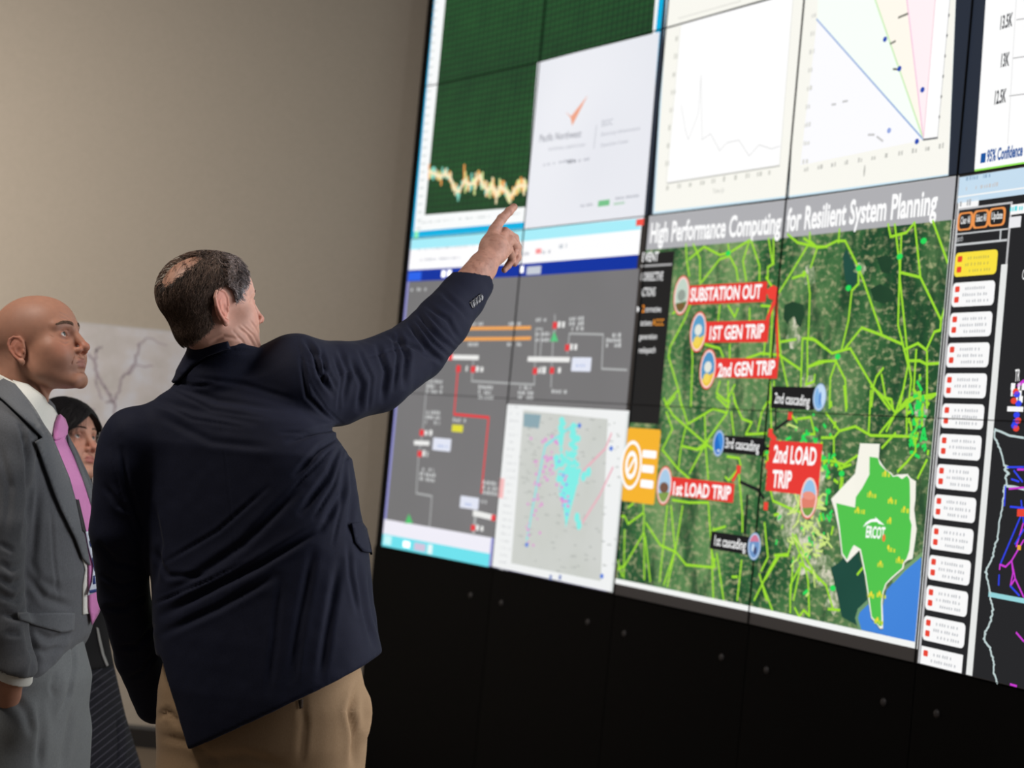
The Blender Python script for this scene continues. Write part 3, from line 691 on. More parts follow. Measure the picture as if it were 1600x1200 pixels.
# red feeder and black leaders
W.line(Z3([(900, 480), (955, 492), (985, 515), (958, 575), (930, 650), (922, 700)]), .018, RD, 5)
W.line(Z3([(985, 520), (982, 600), (988, 760), (992, 890)]), .015, RD, 5)
W.disc_st(wst(*Z3([(960, 492)])[0]), .03, .025, RD, 5.1, 8); W.disc_st(wst(*Z3([(1150, 380)])[0]), .012, .012, LIME, 5.1, 8)
BKL = scr((26, 30, 30))
W.line(Z5([(1070, 130), (985, 190)]), .011, BKL, 5); W.line(Z5([(780, 500), (880, 545), (915, 595)]), .012, BKL, 5); W.line(Z5([(820, 580), (805, 800)]), .012, BKL, 5)
W.line(Z5([(905, 300), (950, 305)]), .012, BKL, 5); W.line(Z5([(985, 60), (985, 190)]), .009, BKL, 5); W.line(Z5([(890, 540), (870, 800)]), .008, BKL, 5)
for p in ((1070, 110), (955, 210), (940, 400), (928, 640), (768, 425)): W.rect(*Z5([(p[0] - 10, p[1] - 24)])[0], *Z5([(p[0] + 10, p[1] + 26)])[0], RD, 5.2)
W.line(Z5([(955, 220), (980, 250)]), .02, RD, 5.2); W.line(Z5([(768, 430), (735, 490)]), .014, RD, 5.2)
# map of the state, with its counties outlined
TX = [(443, 265), (530, 268), (526, 335), (545, 365), (560, 385), (580, 395), (592, 410), (610, 405), (630, 420), (655, 402), (668, 420), (692, 435), (690, 515), (684, 560), (695, 650), (690, 690), (677, 780), (655, 788), (640, 800), (636, 825), (600, 856), (585, 870), (560, 895), (548, 930), (542, 975), (545, 1040), (545, 1092), (532, 1094), (515, 1070), (492, 1045), (480, 965), (465, 860), (440, 742), (415, 725), (403, 750), (385, 797), (360, 762), (348, 655), (328, 560), (313, 514), (415, 545), (420, 400)]
W.quad(Z6([(x - 1, y + 4) for x, y in TX]), scr((30, 60, 40)), 5.3)
W.quad(Z6(TX), scr((246, 244, 232)), 5.6)
TG = [(485, 325), (522, 330), (530, 358), (548, 378), (575, 397), (590, 415), (610, 411), (630, 425), (652, 410), (663, 425), (665, 450), (640, 462), (634, 480), (650, 500), (666, 520), (664, 600), (673, 630), (655, 620), (640, 630), (615, 660), (618, 680), (636, 690), (642, 738), (663, 742), (650, 780), (634, 800), (630, 822), (598, 850), (580, 866), (556, 892), (543, 930), (536, 975), (539, 1082), (527, 1080), (495, 1038), (485, 962), (470, 858), (446, 738), (415, 719), (400, 745), (384, 785), (364, 755), (353, 650), (336, 532), (420, 552), (424, 505), (450, 505), (452, 465), (484, 465), (484, 405), (490, 400)]
W.quad(Z6(TG), scr((82, 196, 78)), 5.9)
r2 = random.Random(2)
for p in ((488, 497), (580, 525), (640, 565), (577, 615), (569, 738), (534, 808), (432, 568), (492, 945), (555, 405), (530, 943), (520, 1060), (616, 790)):
    x, y = Z6([p])[0]; W.disc_st(wst(x, y - 3), .006, .008, scr((240, 220, 60)), 6.3, 6); W.marks((x - 5, y + 3), (x + 6 + r2.random() * 3, y + 4), .014, scr((206, 220, 60)), 6.3, p[0], .9)
W.text('ERCOT', *Z6([(468, 684), (552, 692)]), .062, WH, 6.5, .03)
W.quad(Z6([(455, 640), (470, 618), (490, 605), (512, 602), (510, 594), (552, 630), (525, 624), (520, 616), (495, 616), (475, 626)]), WH, 6.5)
W.disc_st(wst(*Z6([(549, 688)])[0]), .008, .012, scr((240, 120, 60)), 6.6, 7)
win = W.build()
# callouts: each one a piece of its own on the slide
RDB = scr((232, 58, 52)); BKB = scr((24, 24, 27)); PKR = scr((250, 214, 206)); SKYB = scr((150, 200, 236)); GRS = scr((110, 150, 60))
def callout(name, bl, tx, bold, bg, rects, disc, art, label):
    C_ = Win(name, win, 22)
    C_.rect_st(wst(*rects[0]), wst(*rects[1]), bg, 0, .004)
    for t_, a, b, cap in tx: C_.text(t_, a, b, cap, WH, 3, bold)
    (cx, cy), (ex, ey) = disc
    c0 = wst(cx, cy); rx = abs(wst(cx + ex, cy)[0] - c0[0]); ry = abs(wst(cx, cy + ey)[1] - c0[1])
    C_.disc_st(c0, rx, ry, RDB if bg is RDB else scr((120, 150, 190)), 3.2, 28); C_.disc_st(c0, rx * .93, ry * .94, PKR if bg is RDB else scr((190, 210, 235)), 3.4, 28)
    for k, (m, a0, a1) in enumerate(art): C_.disc_st(c0, rx * .78, ry * .84, m, 3.6 + k * .2, 16, a0, a1)
    for k, (m, dx, dy, sx, sy) in enumerate(label): C_.disc_st((c0[0] + dx * rx, c0[1] + dy * ry), rx * sx, ry * sy, m, 4.6 + k * .2, 12)
    C_.build()
ALL = (0, 360)
callout('red_callout', 0, [('SUBSTATION OUT', (1081, 471), (1192, 466), .084)], .03, RDB, [(1077, 447), (1199, 472)], ((1068, 462), (12.5, 31)), [(scr((196, 214, 200)), 0, 360), (scr((96, 116, 66)), 20, 160)], [(scr((150, 160, 150)), 0, 0, .5, .3), (scr((120, 90, 50)), .0, .55, .5, .18)])
callout('red_callout', 0, [('1ST GEN TRIP', (1111, 531), (1196, 528), .084)], .03, RDB, [(1106, 503), (1202, 535)], ((1094, 519), (13, 32)), [(scr((90, 160, 204)), 0, 360), (scr((240, 206, 70)), 10, 150)], [(scr((230, 232, 220)), 0, -.1, .45, .28), (scr((244, 214, 90)), -.05, .45, .4, .25)])
callout('red_callout', 0, [('2nd GEN TRIP', (1124, 589), (1213, 585), .084)], .03, RDB, [(1120, 560), (1217, 592)], ((1109, 577), (13, 32)), [(scr((80, 150, 200)), 0, 360), (scr((240, 200, 66)), 10, 150)], [(scr((230, 232, 220)), 0, -.1, .45, .28), (scr((246, 216, 96)), -.05, .45, .4, .25)])
callout('red_callout', 0, [('1st LOAD TRIP', (1054, 773), (1144, 781), .082)], .03, RDB, [(1050, 745), (1148, 786)], ((1041, 759), (12, 31)), [(scr((170, 204, 232)), 0, 360), (scr((130, 160, 80)), 20, 160)], [(scr((120, 86, 70)), 0, .1, .6, .28)])
callout('red_callout', 0, [('2nd LOAD', (1211, 722), (1278, 727), .10), ('TRIP', (1209, 761), (1239, 763), .10)], .03, RDB, [(1206, 688), (1281, 776)], ((1267, 778), (14, 34)), [(scr((150, 196, 232)), 0, 360), (scr((226, 130, 110)), -10, 190), (scr((120, 160, 70)), 30, 150)], [(scr((236, 150, 130)), 0, -.1, .72, .2)])
callout('black_callout', 0, [('2nd cascading', (1213, 630), (1268, 635), .064)], .008, BKB, [(1210, 604), (1275, 641)], ((1284, 621), (10.5, 22)), [(scr((130, 180, 228)), 0, 360), (scr((196, 222, 246)), -120, 60)], [(scr((90, 140, 210)), .1, .1, .18, .5)])
callout('black_callout', 0, [('3rd cascading', (1136, 700), (1189, 706), .064)], .008, BKB, [(1128, 680), (1195, 713)], ((1126, 693), (9, 21)), [(scr((30, 110, 200)), 0, 360), (scr((60, 140, 220)), -120, 60)], [(scr((190, 210, 230)), .1, .55, .3, .12)])
callout('black_callout', 0, [('1st cascading', (1119, 852), (1168, 860), .064)], .008, BKB, [(1114, 830), (1176, 868)], ((1182, 854), (10, 22)), [(scr((110, 150, 200)), 0, 360), (scr((210, 120, 150)), -160, -20)], [(scr((200, 220, 240)), -.2, .1, .2, .3), (scr((60, 70, 110)), .2, .3, .25, .3)])
C_ = Win('yellow_callout', win, 22)
YB = scr((246, 180, 46))
C_.rect_st((SS[2] + .001, wst(980, 668)[1]), (wst(1031, 720)[0], wst(1000, 786)[1]), YB, 0, .01)
c0 = wst(989, 727)
for rx, ry, m, ly in ((.072, .090, WH, 1), (.060, .077, YB, 1.3), (.042, .052, WH, 1.6), (.025, .034, YB, 1.9)): C_.disc_st(c0, rx, ry, m, ly, 30)
C_.line_st([(c0[0] - .024, c0[1] + .030), (c0[0] + .024, c0[1] - .030)], .012, WH, 2.2)
for i, (a, b) in enumerate((((1006, 716), (1028, 717)), ((1005, 739), (1024, 740)), ((1003, 762), (1023, 764)))):
    C_.text(('EVENT', 'MAIN', 'MENU')[i] if False else '', a, b, .05, WH, 2) if False else C_.rect_st((wst(*a)[0], wst(*a)[1] - .030), (wst(*b)[0], wst(*b)[1]), WH, 2, .006)
C_.build()

# -- contingency list and the dark map right of it
W = Win('contingency_list_window', vw)
CB = scr((34, 35, 38)); CW = scr((250, 250, 250)); CG = scr((205, 208, 210)); GT = scr((170, 172, 176))
sA = wst(1498, 290)[0] + .002
tA = wst(1499, 274)[1] + .006; tE = 3 * TH - .003
sX = SS[5] - .01
W.rect_st((sA, tA), (sX, tE), CB, 0)
W.rect_st((sA, tA), (sX, tA + .075), scr((198, 222, 240)), 1); W.rect_st((sA, tA + .055), (sX, wst(1499, 309)[1]), scr((244, 246, 246)), 1.3)
W.marks((1507, 283), (1546, 276), .013, scr((150, 180, 206)), 2, 1, .8); W.marks((1504, 299), (1570, 288), .012, scr((200, 200, 202)), 2, 2, .55)
Zt = Z(1420, 250, 2.79)
W.rect_st((sA + .004, wst(1497, 313)[1]), (wst(1530, 310)[0], wst(1496, 330)[1]), CW, 1); W.marks((1500, 323), (1525, 318), .018, GT, 2, 3, .6)
sCol = wst(*Zt([(438, 300)])[0])[0]
W.rect_st((sA + .002, wst(1497, 326)[1]), (sCol + .006, tE), scr((196, 196, 198)), 1.1)
W.rect_st((sA + .012, wst(1497, 329)[1]), (sCol - .002, tE + 0), CB, 1.4)
W.rect_st((sCol, wst(*Zt([(440, 240)])[0])[1]), (sX, wst(*Zt([(440, 275)])[0])[1] - .05), CW, 1.2)
W.marks(*Zt([(442, 225), (500, 212)]), .014, scr((90, 220, 226)), 2, 4, .9); W.rect(*Zt([(440, 250)])[0], *Zt([(488, 292)])[0], scr((235, 235, 238)), 1.5)
for i, (tl, br, txt) in enumerate((((217, 232), (278, 300), 'Clear All'), ((284, 222), (348, 290), 'Select All'), ((352, 212), (420, 280), 'Update'))):
    a = wst(*Zt([tl])[0]); b = wst(*Zt([br])[0]); b = (b[0], a[1] + .052) ; a = (a[0], a[1])
    W.rect_st(a, b, scr((238, 150, 80)), 2, .014); W.rect_st((a[0] + .010, a[1] + .005), (b[0] - .010, b[1] - .005), CB, 2.3, .011)
    p, q_ = Zt([(tl[0] + 10, tl[1] + 48 )])[0], Zt([(br[0] - 10, tl[1] + 43)])[0]
    W.text(txt, p, q_, .038, CW, 3, .01)
ta = wst(*Zt([(205, 322)])[0])[1]
W.rect_st((sA + .006, ta), (sCol - .004, ta + .004), CG, 2); W.rect_st((sA + .006, ta + .030), (sCol - .004, ta + .036), CG, 2)
W.line(Zt([(402, 310), (400, 350)]), .006, CG, 2); W.text('Search', *Zt([(206, 358), (236, 353)]), .032, CG, 2, 0)
c1 = wst(1467, 677.5)[1]; c0_ = wst(1493.5, 391.5)[1]
step = (wst(1437, 1008)[1] - c1) / 7.0
sa = wst(1493.5, 400)[0]; sb = wst(1560, 400)[0] - .002
sScr = sb + .02
W.rect_st((sScr, ta + .10), (sScr + .028, tE), scr((232, 234, 232)), 2)
YEL = scr((250, 226, 66)); RC = scr((232, 70, 52))
for i in range(15):
    t_ = c1 + step * (i - 6)
    te = min(t_ + step * .80, tE)
    if t_ > tE: break
    m = YEL if i == 0 else CW
    full = te == t_ + step * .80
    if full: W.rect_st((sa, t_), (sb, te), m, 2, .014)
    else: W.rect_st((sa, t_), (sb, te), m, 2)
    for y0 in (.010, .040):
        if t_ + y0 + .015 < tE: W.rect_st((sa + .012, t_ + y0), (sa + .034, min(t_ + y0 + .017, tE)), RC, 2.5, .004)
    rr = random.Random(i)
    gm = scr((206, 190, 80)) if i == 0 else scr((190, 192, 196))
    for row, (x_, y_, w_) in enumerate(((.06, .022, .10), (.05, .040, .15), (.07, .058, .12))):
        x = sa + x_
        if t_ + y_ > tE: continue
        xe = min(sa + x_ + w_ * rr.uniform(.85, 1.15), sb - .03)
        while x < xe:
            W.rect_st((x, t_ + y_ - .009 + .002 * rr.random()), (x + .006, t_ + y_), gm, 2.5); x += rr.choice((.010, .011, .016))
# coast and transmission lines on the dark map
Zu = Z(1420, 640, 2.667); CST = scr((196, 214, 214)); PUR = scr((206, 60, 214)); BLU = scr((50, 70, 240))
def jag(pts, wd, m, amp=.7, n_=6, ly=2):
    out = []; rr = random.Random(len(pts))
    for a, b in zip(pts, pts[1:]):
        for k in range(n_):
            u = k / n_; out.append((a[0] * (1 - u) + b[0] * u + (rr.gauss(0, amp) if k else 0), a[1] * (1 - u) + b[1] * u))
    W.line(out + [pts[-1]], wd, m, ly)
jag(Zu([(480, 118), (420, 108), (360, 82), (358, 115), (380, 160), (392, 200), (398, 232), (415, 240), (400, 250), (418, 265), (405, 280), (410, 310), (398, 325), (400, 345), (392, 400), (383, 450), (375, 510), (362, 570), (345, 630), (325, 665), (325, 690), (336, 740), (340, 775), (350, 820), (348, 860), (335, 900), (318, 930), (318, 960), (340, 1000), (355, 1050), (355, 1090), (370, 1140)]), .006, CST)
W.line(Zu([(338, 770), (480, 797)]), .013, scr((150, 214, 220)), 2); jag(Zu([(400, 318), (440, 322), (480, 332)]), .007, CST)
for p in ([(480, 545), (430, 630), (405, 655), (382, 646), (380, 665)], [(430, 630), (436, 680), (425, 735)], [(430, 630), (445, 705), (480, 780)], [(450, 930), (480, 965)], [(445, 705), (425, 735)], [(425, 1145), (450, 1152)], [(480, 250), (455, 250)], [(420, 330), (480, 325)], [(450, 570), (480, 470)]):
    W.line(Zu(p), .0055, PUR, 2.5)
for p in ([(470, 440), (385, 640)], [(412, 240), (480, 240)], [(405, 320), (400, 400)], [(425, 405), (480, 410)], [(430, 290), (460, 300)], [(470, 380), (480, 470)], [(445, 560), (480, 500)], [(378, 690), (376, 730)], [(425, 735), (462, 775)], [(440, 255), (475, 300)]):
    W.line(Zu(p), .0055, BLU, 2.8)
W.rect(*Zu([(455, 564)])[0], *Zu([(468, 586)])[0], scr((240, 170, 60)), 3); W.line(Zu([(460, 430), (480, 430)]), .02, RC, 3)
W.text('TR', *Zt([(462, 966), (484, 962)]), .06, CW, 3, .01)
for k_, y in enumerate((1002, 1030, 1056)): W.marks(*Zt([(436 if k_ > 1 else 446, y), (500, y - 4)]), .022, CW, 3, k_, .85)
W.rect(*Zt([(432, 1074)])[0], *Zt([(500, 1098)])[0], CW, 2.9)
for x, y, m in ((468, 1010, RC), (474, 1022, BLU), (460, 1050, RC), (480, 1062, BLU), (472, 1112, BLU), (468, 1142, BLU), (470, 1170, RC), (462, 1158, BLU), (478, 1136, RC)):
    W.disc_st(wst(*Zt([(x, y)])[0]), .014, .009, m, 3.4, 8)
W.line(Zt([(478, 985), (502, 965)]), .01, PUR, 3); W.text('C', *Zt([(495, 522), (508, 520)]), .05, CW, 3, 0)
W.build()
# ------------------------------------------------------------------ implicit modelling: smooth bodies and cloth as one surface each
A = lambda *v: np.array(v, float)
def smin(a, b, k):
    h = np.clip(.5 + .5 * (b - a) / k, 0, 1); return b * (1 - h) + a * h - k * h * (1 - h)
def smax(a, b, k): return -smin(-a, -b, k)
def cap(P, a, b, ra, rb=None):
    rb = ra if rb is None else rb; a = np.asarray(a, float); b = np.asarray(b, float)
    d = b - a; t = np.clip(((P - a) @ d) / max(d @ d, 1e-12), 0, 1)
    return np.linalg.norm(P - a - t[:, None] * d, axis=1) - (ra + (rb - ra) * t)
def ell(P, c, r, R=None):
    q = P - np.asarray(c, float)
    if R is not None: q = q @ R
    r = np.asarray(r, float)
    k0 = np.linalg.norm(q / r, axis=1); k1 = np.linalg.norm(q / (r * r), axis=1)
    return k0 * (k0 - 1) / np.maximum(k1, 1e-9)
def chain(P, pts, k=0):
    """round-cone chain through [(x,y,z,r),...]"""
    d = None
    for a, b in zip(pts[:-1], pts[1:]):
        e = cap(P, a[:3], b[:3], a[3], b[3]); d = e if d is None else (smin(d, e, k) if k else np.minimum(d, e))
    return d
def plane(P, p, n): n = np.asarray(n, float); n = n / np.linalg.norm(n); return (P - np.asarray(p, float)) @ n
def loft(P, secs):
    """stack of rounded sections (z, cx, cy, rx, ry, yaw, exponent) cut flat at both ends"""
    S_ = np.array(sorted(secs), float); z = np.clip(P[:, 2], S_[0, 0], S_[-1, 0])
    v = [np.interp(z, S_[:, 0], S_[:, i]) for i in range(1, 7)]
    cx, cy, rx, ry, yw, ex = v
    c, s = np.cos(yw), np.sin(yw); x = P[:, 0] - cx; y = P[:, 1] - cy
    u = c * x - s * y; w_ = s * x + c * y                 # yaw measured from +Y towards +X
    rho = ((np.abs(u) / rx) ** ex + (np.abs(w_) / ry) ** ex) ** (1 / ex)
    L = np.hypot(u, w_); d = np.where(rho > 1e-6, (rho - 1) * L / np.maximum(rho, 1e-6), -np.minimum(rx, ry))
    d = np.where(rho < .3, -np.minimum(rx, ry) * .7, d) * .85
    return np.maximum(d, np.maximum(S_[0, 0] - P[:, 2], P[:, 2] - S_[-1, 0]))
def _h(i, j, k, s):
    n = (i * 73856093) ^ (j * 19349663) ^ (k * 83492791) ^ (s * 2654435)
    n = (n ^ (n >> 13)) * 1274126177; return ((n ^ (n >> 16)) & 0xffff) / 32767.5 - 1
def vnoise(P, sc, seed=0):
    q = P * sc; f = np.floor(q).astype(np.int64); t = q - f; t = t * t * (3 - 2 * t); o = 0
    for a in (0, 1):
        for b in (0, 1):
            for c in (0, 1):
                wgt = (t[:, 0] if a else 1 - t[:, 0]) * (t[:, 1] if b else 1 - t[:, 1]) * (t[:, 2] if c else 1 - t[:, 2])
                o = o + wgt * _h(f[:, 0] + a, f[:, 1] + b, f[:, 2] + c, seed)
    return o
def nets(f, lo, hi, h, safe=2.2):
    """naive surface nets of f on a grid of step h"""
    lo = np.asarray(lo, float); B = 8
    n = (np.ceil((np.asarray(hi) - lo) / (h * B)).astype(int) + 1)
    ci = np.stack(np.meshgrid(*[np.arange(k) for k in n], indexing='ij'), -1).reshape(-1, 3)
    cc = lo + (ci + .5) * h * B
    dc = f(cc).reshape(n)
    N = n * B
    G = np.repeat(np.repeat(np.repeat(np.where(dc > 0, 1., -1.).astype(np.float32), B, 0), B, 1), B, 2)
    act = ci[np.abs(dc.reshape(-1)) < h * B * .87 * safe]
    off = np.stack(np.meshgrid(*[np.arange(B)] * 3, indexing='ij'), -1).reshape(-1, 3)
    for s in range(0, len(act), 400):
        g = (act[s:s + 400, None, :] * B + off[None]).reshape(-1, 3)
        G[g[:, 0], g[:, 1], g[:, 2]] = f(lo + g * h)
    S_ = G < 0
    c8 = [S_[a:N[0] - 1 + a, b:N[1] - 1 + b, c:N[2] - 1 + c] for a in (0, 1) for b in (0, 1) for c in (0, 1)]
    cnt = sum(x.astype(np.int8) for x in c8); cell = (cnt > 0) & (cnt < 8)
    idx = np.argwhere(cell); vid = -np.ones(cell.shape, np.int32); vid[tuple(idx.T)] = np.arange(len(idx))
    acc = np.zeros((len(idx), 3)); num = np.zeros(len(idx))
    for ax in range(3):
        o1, o2 = [k for k in range(3) if k != ax]
        for a in (0, 1):
            for b in (0, 1):
                p = idx.copy(); p[:, o1] += a; p[:, o2] += b; q = p.copy(); q[:, ax] += 1
                va, vb = G[tuple(p.T)].astype(float), G[tuple(q.T)].astype(float); m = (va < 0) != (vb < 0)
                t = np.where(m, va / np.where(m, va - vb, 1), 0)
                pt = p.astype(float); pt[:, ax] += t; acc[m] += pt[m]; num[m] += 1
    V = lo + acc / np.maximum(num, 1)[:, None] * h
    Fs = []
    for ax in range(3):
        o1, o2 = [(1, 2), (2, 0), (0, 1)][ax]
        s0 = [slice(0, N[k] - 1) for k in range(3)]; s1 = list(s0); s1[ax] = slice(1, N[ax])
        a = S_[tuple(s0)]; b = S_[tuple(s1)]; e = np.argwhere(a != b)
        e = e[(e[:, o1] > 0) & (e[:, o2] > 0)]
        e = e[(e[:, o1] < N[o1] - 1) & (e[:, o2] < N[o2] - 1)]
        if not len(e): continue
        fl = S_[tuple(e.T)]
        def V_(d1, d2):
            q = e.copy(); q[:, o1] -= d1; q[:, o2] -= d2; return vid[tuple(q.T)]
        qd = np.stack([V_(1, 1), V_(0, 1), V_(0, 0), V_(1, 0)], 1); qd[~fl] = qd[~fl][:, ::-1]
        Fs.append(qd[(qd >= 0).all(1)])
    return V, np.concatenate(Fs)
def vnormals(V, F):
    n = np.cross(V[F[:, 2]] - V[F[:, 0]], V[F[:, 3]] - V[F[:, 1]]); o = np.zeros_like(V)
    for k in range(4): np.add.at(o, F[:, k], n)
    return o / np.maximum(np.linalg.norm(o, axis=1), 1e-12)[:, None]
def smooth(V, F, it=2, lam=.5):
    E_ = np.concatenate([F[:, [0, 1]], F[:, [1, 2]], F[:, [2, 3]], F[:, [3, 0]]])
    for _ in range(it):
        s = np.zeros_like(V); c = np.zeros(len(V))
        np.add.at(s, E_[:, 0], V[E_[:, 1]]); np.add.at(s, E_[:, 1], V[E_[:, 0]]); np.add.at(c, E_[:, 0], 1); np.add.at(c, E_[:, 1], 1)
        V = V + lam * (s / np.maximum(c, 1)[:, None] - V)
    return V
def to_obj(name, V, F, m, parent=None, col=None, shade=True):
    me = bpy.data.meshes.new(name)
    me.vertices.add(len(V)); me.vertices.foreach_set('co', np.asarray(V, np.float32).ravel())
    k = F.shape[1]; me.loops.add(len(F) * k); me.polygons.add(len(F))
    me.loops.foreach_set('vertex_index', F.astype(np.int32).ravel())
    me.polygons.foreach_set('loop_start', np.arange(0, len(F) * k, k, dtype=np.int32))
    me.polygons.foreach_set('loop_total', np.full(len(F), k, np.int32))
    me.polygons.foreach_set('use_smooth', np.full(len(F), shade))
    me.update(calc_edges=True); me.validate()
    if col is not None:
        ca = me.color_attributes.new('Col', 'FLOAT_COLOR', 'POINT')
        ca.data.foreach_set('color', np.concatenate([col, np.ones((len(col), 1))], 1).astype(np.float32).ravel())
    me.materials.append(m)
    o = bpy.data.objects.new(name, me); COL.objects.link(o)
    if parent is not None: o.parent = parent; o.matrix_parent_inverse = (parent_mw(parent)).inverted()
    return o
def parent_mw(p): return Matrix.Translation(p.location) if p.parent is None else Matrix.Identity(4)
def folds(V, N, items, facing=None):
    """cloth folds: crease lines given where they are seen, pressed into the side that faces the camera"""
    q = pxl(V); view = V - np.array([0, 0, CAMH]); view /= np.linalg.norm(view, axis=1)[:, None]
    face = np.clip(-(N * view).sum(1) * 3 + .6, 0, 1)
    D = np.zeros(len(V))
    for pts, wd, dep in items:
        best = np.full(len(V), 1e9); tt = np.zeros(len(V)); L = 0
        seg = [math.dist(a, b) for a, b in zip(pts, pts[1:])]; T = sum(seg)
        for (a, b), l in zip(zip(pts, pts[1:]), seg):
            a_, b_ = np.array(a, float), np.array(b, float); d = b_ - a_
            t = np.clip(((q - a_) @ d) / (d @ d), 0, 1); r = np.linalg.norm(q - a_ - t[:, None] * d, axis=1)
            m = r < best; best[m] = r[m]; tt[m] = (L + t[m] * l) / T; L += l
        x = best / wd; tp = np.clip(np.sin(np.pi * np.clip(tt * .92 + .04, 0, 1)) * 1.6, 0, 1)
        D += dep * (1 - 1.3 * x * x) * np.exp(-x * x) * tp
    return V + N * (D * face)[:, None]
def march(f, px_, py_, y0, y1, n=60):
    """where sight lines through pixels first meet the surface f between depths y0 and y1 (nearest approach if they miss)"""
    d = np.array(_F)[None] * FPX + np.outer(np.asarray(px_) - 800, np.array(_R)) - np.outer(np.asarray(py_) - 600, np.array(_U))
    d = d / d[:, 1:2]; O = A(0, 0, CAMH)
    ln = np.linalg.norm(d, axis=1)
    t = np.full(len(d), float(y0)); bt = t.copy(); bd = np.full(len(d), 1e9)
    for _ in range(n):
        v = f(O + d * t[:, None]); m = v < bd; bd[m] = v[m]; bt[m] = t[m]
        t = np.clip(t + np.maximum(v, 0) * .8 / ln + np.where(v <= 0, -.0005, .0), y0, y1)
    P = O + d * bt[:, None]; return P, bd
def grad(f, P, e=.002):
    g = np.stack([f(P + A(e, 0, 0)) - f(P - A(e, 0, 0)), f(P + A(0, e, 0)) - f(P - A(0, e, 0)), f(P + A(0, 0, e)) - f(P - A(0, 0, e))], 1)
    return g / np.maximum(np.linalg.norm(g, axis=1), 1e-9)[:, None]
from mathutils.geometry import delaunay_2d_cdt
def drape(name, poly, f, y0, y1, m, parent, lift=.002, thick=.004, step=4.0, bulge=0.0, tris_col=None, sm=2):
    """a piece of cloth cut to an outline and laid on the surface f, with real thickness"""
    pts = []
    n = len(poly)
    for i in range(n):
        a, b = poly[i], poly[(i + 1) % n]; k = max(1, int(math.dist(a, b) / step))
        for j in range(k): pts.append((a[0] + (b[0] - a[0]) * j / k, a[1] + (b[1] - a[1]) * j / k))
    nb = len(pts); ed = [(i, (i + 1) % nb) for i in range(nb)]
    xs, ys = [p[0] for p in pts], [p[1] for p in pts]; B_ = np.array(pts)
    x = min(xs) + step * .6; row = 0
    while x < max(xs):
        y = min(ys) + (step * .5 if row % 2 else 0)
        while y < max(ys):
            ins = False; j = nb - 1
            for i in range(nb):
                if (pts[i][1] > y) != (pts[j][1] > y) and x < (pts[j][0] - pts[i][0]) * (y - pts[i][1]) / (pts[j][1] - pts[i][1]) + pts[i][0]: ins = not ins
                j = i
            if ins and np.min(np.hypot(B_[:, 0] - x, B_[:, 1] - y)) > step * .55: pts.append((x, y))
            y += step
        x += step; row += 1
    vo, eo, fo, *_ = delaunay_2d_cdt([Vector(p) for p in pts], ed, [], 1, 1e-4)
    q = np.array([(v.x, v.y) for v in vo])
    P, bd = march(f, q[:, 0], q[:, 1], y0, y1); N = grad(f, P)
    P = P - N * (bd - .0)[:, None] * (bd > .001)[:, None] * np.minimum(1, .02 / np.maximum(bd, 1e-6))[:, None]
    F3 = np.array([list(t) for t in fo if len(t) == 3])
    dist = np.array([np.min(np.hypot(B_[:nb, 0] - a, B_[:nb, 1] - b)) for a, b in q])
    E_ = np.concatenate([F3[:, [0, 1]], F3[:, [1, 2]], F3[:, [2, 0]]])
    for _ in range(sm):
        s = np.zeros_like(P); c = np.zeros(len(P)); np.add.at(s, E_[:, 0], P[E_[:, 1]]); np.add.at(c, E_[:, 0], 1)
        np.add.at(s, E_[:, 1], P[E_[:, 0]]); np.add.at(c, E_[:, 1], 1)
        Pn = P + .5 * (s / np.maximum(c, 1)[:, None] - P); P = np.where((dist > .5)[:, None], Pn, P)
    P = P + N * (lift + bulge * (1 - np.exp(-dist / 8)))[:, None]
    bm = bmesh.new(); top = [bm.verts.new(p) for p in P + N * thick]; bot = [bm.verts.new(p) for p in P]
    cntE = {}
    for t in F3:
        try: bm.faces.new([top[i] for i in t]); bm.faces.new([bot[i] for i in t[::-1]])
        except ValueError: pass
        for a, b in ((t[0], t[1]), (t[1], t[2]), (t[2], t[0])): cntE[(min(a, b), max(a, b))] = cntE.get((min(a, b), max(a, b)), 0) + 1
    for (a, b), c in cntE.items():
        if c == 1:
            try: bm.faces.new((top[a], top[b], bot[b], bot[a]))
            except ValueError: pass
    bmesh.ops.recalc_face_normals(bm, faces=bm.faces)
    me = bpy.data.meshes.new(name); bm.to_mesh(me); bm.free(); me.materials.append(m)
    me.polygons.foreach_set('use_smooth', [True] * len(me.polygons))
    o = bpy.data.objects.new(name, me); COL.objects.link(o)
    o.parent = parent; o.matrix_parent_inverse = parent_mw(parent).inverted()
    return o
def strands(name, paths, rad, m, parent, cols):
    """fine tapering hairs, every one a small three-sided tube; paths (n,k,3)"""
    Pn = np.asarray(paths); n, k, _ = Pn.shape
    d = np.gradient(Pn, axis=1); d /= np.maximum(np.linalg.norm(d, axis=2), 1e-9)[..., None]
    ref = np.tile(A(.31, .52, .79), (n, k, 1)); u = np.cross(d, ref); u /= np.maximum(np.linalg.norm(u, axis=2), 1e-9)[..., None]; v = np.cross(d, u)
    tp = np.linspace(1, .35, k)[None, :, None] * rad
    ring = [Pn + (u * math.cos(a) + v * math.sin(a)) * tp for a in (0, 2.094, 4.189)]
    V = np.stack(ring, 2).reshape(-1, 3)
    i = np.arange(n)[:, None, None] * k * 3 + np.arange(k - 1)[None, :, None] * 3; j = np.arange(3)[None, None, :]; j2 = (j + 1) % 3
    F = np.stack([i + j, i + j2, i + 3 + j2, i + 3 + j], -1).reshape(-1, 4)
    return to_obj(name, V, F, m, parent, np.repeat(np.asarray(cols), k * 3, 0))

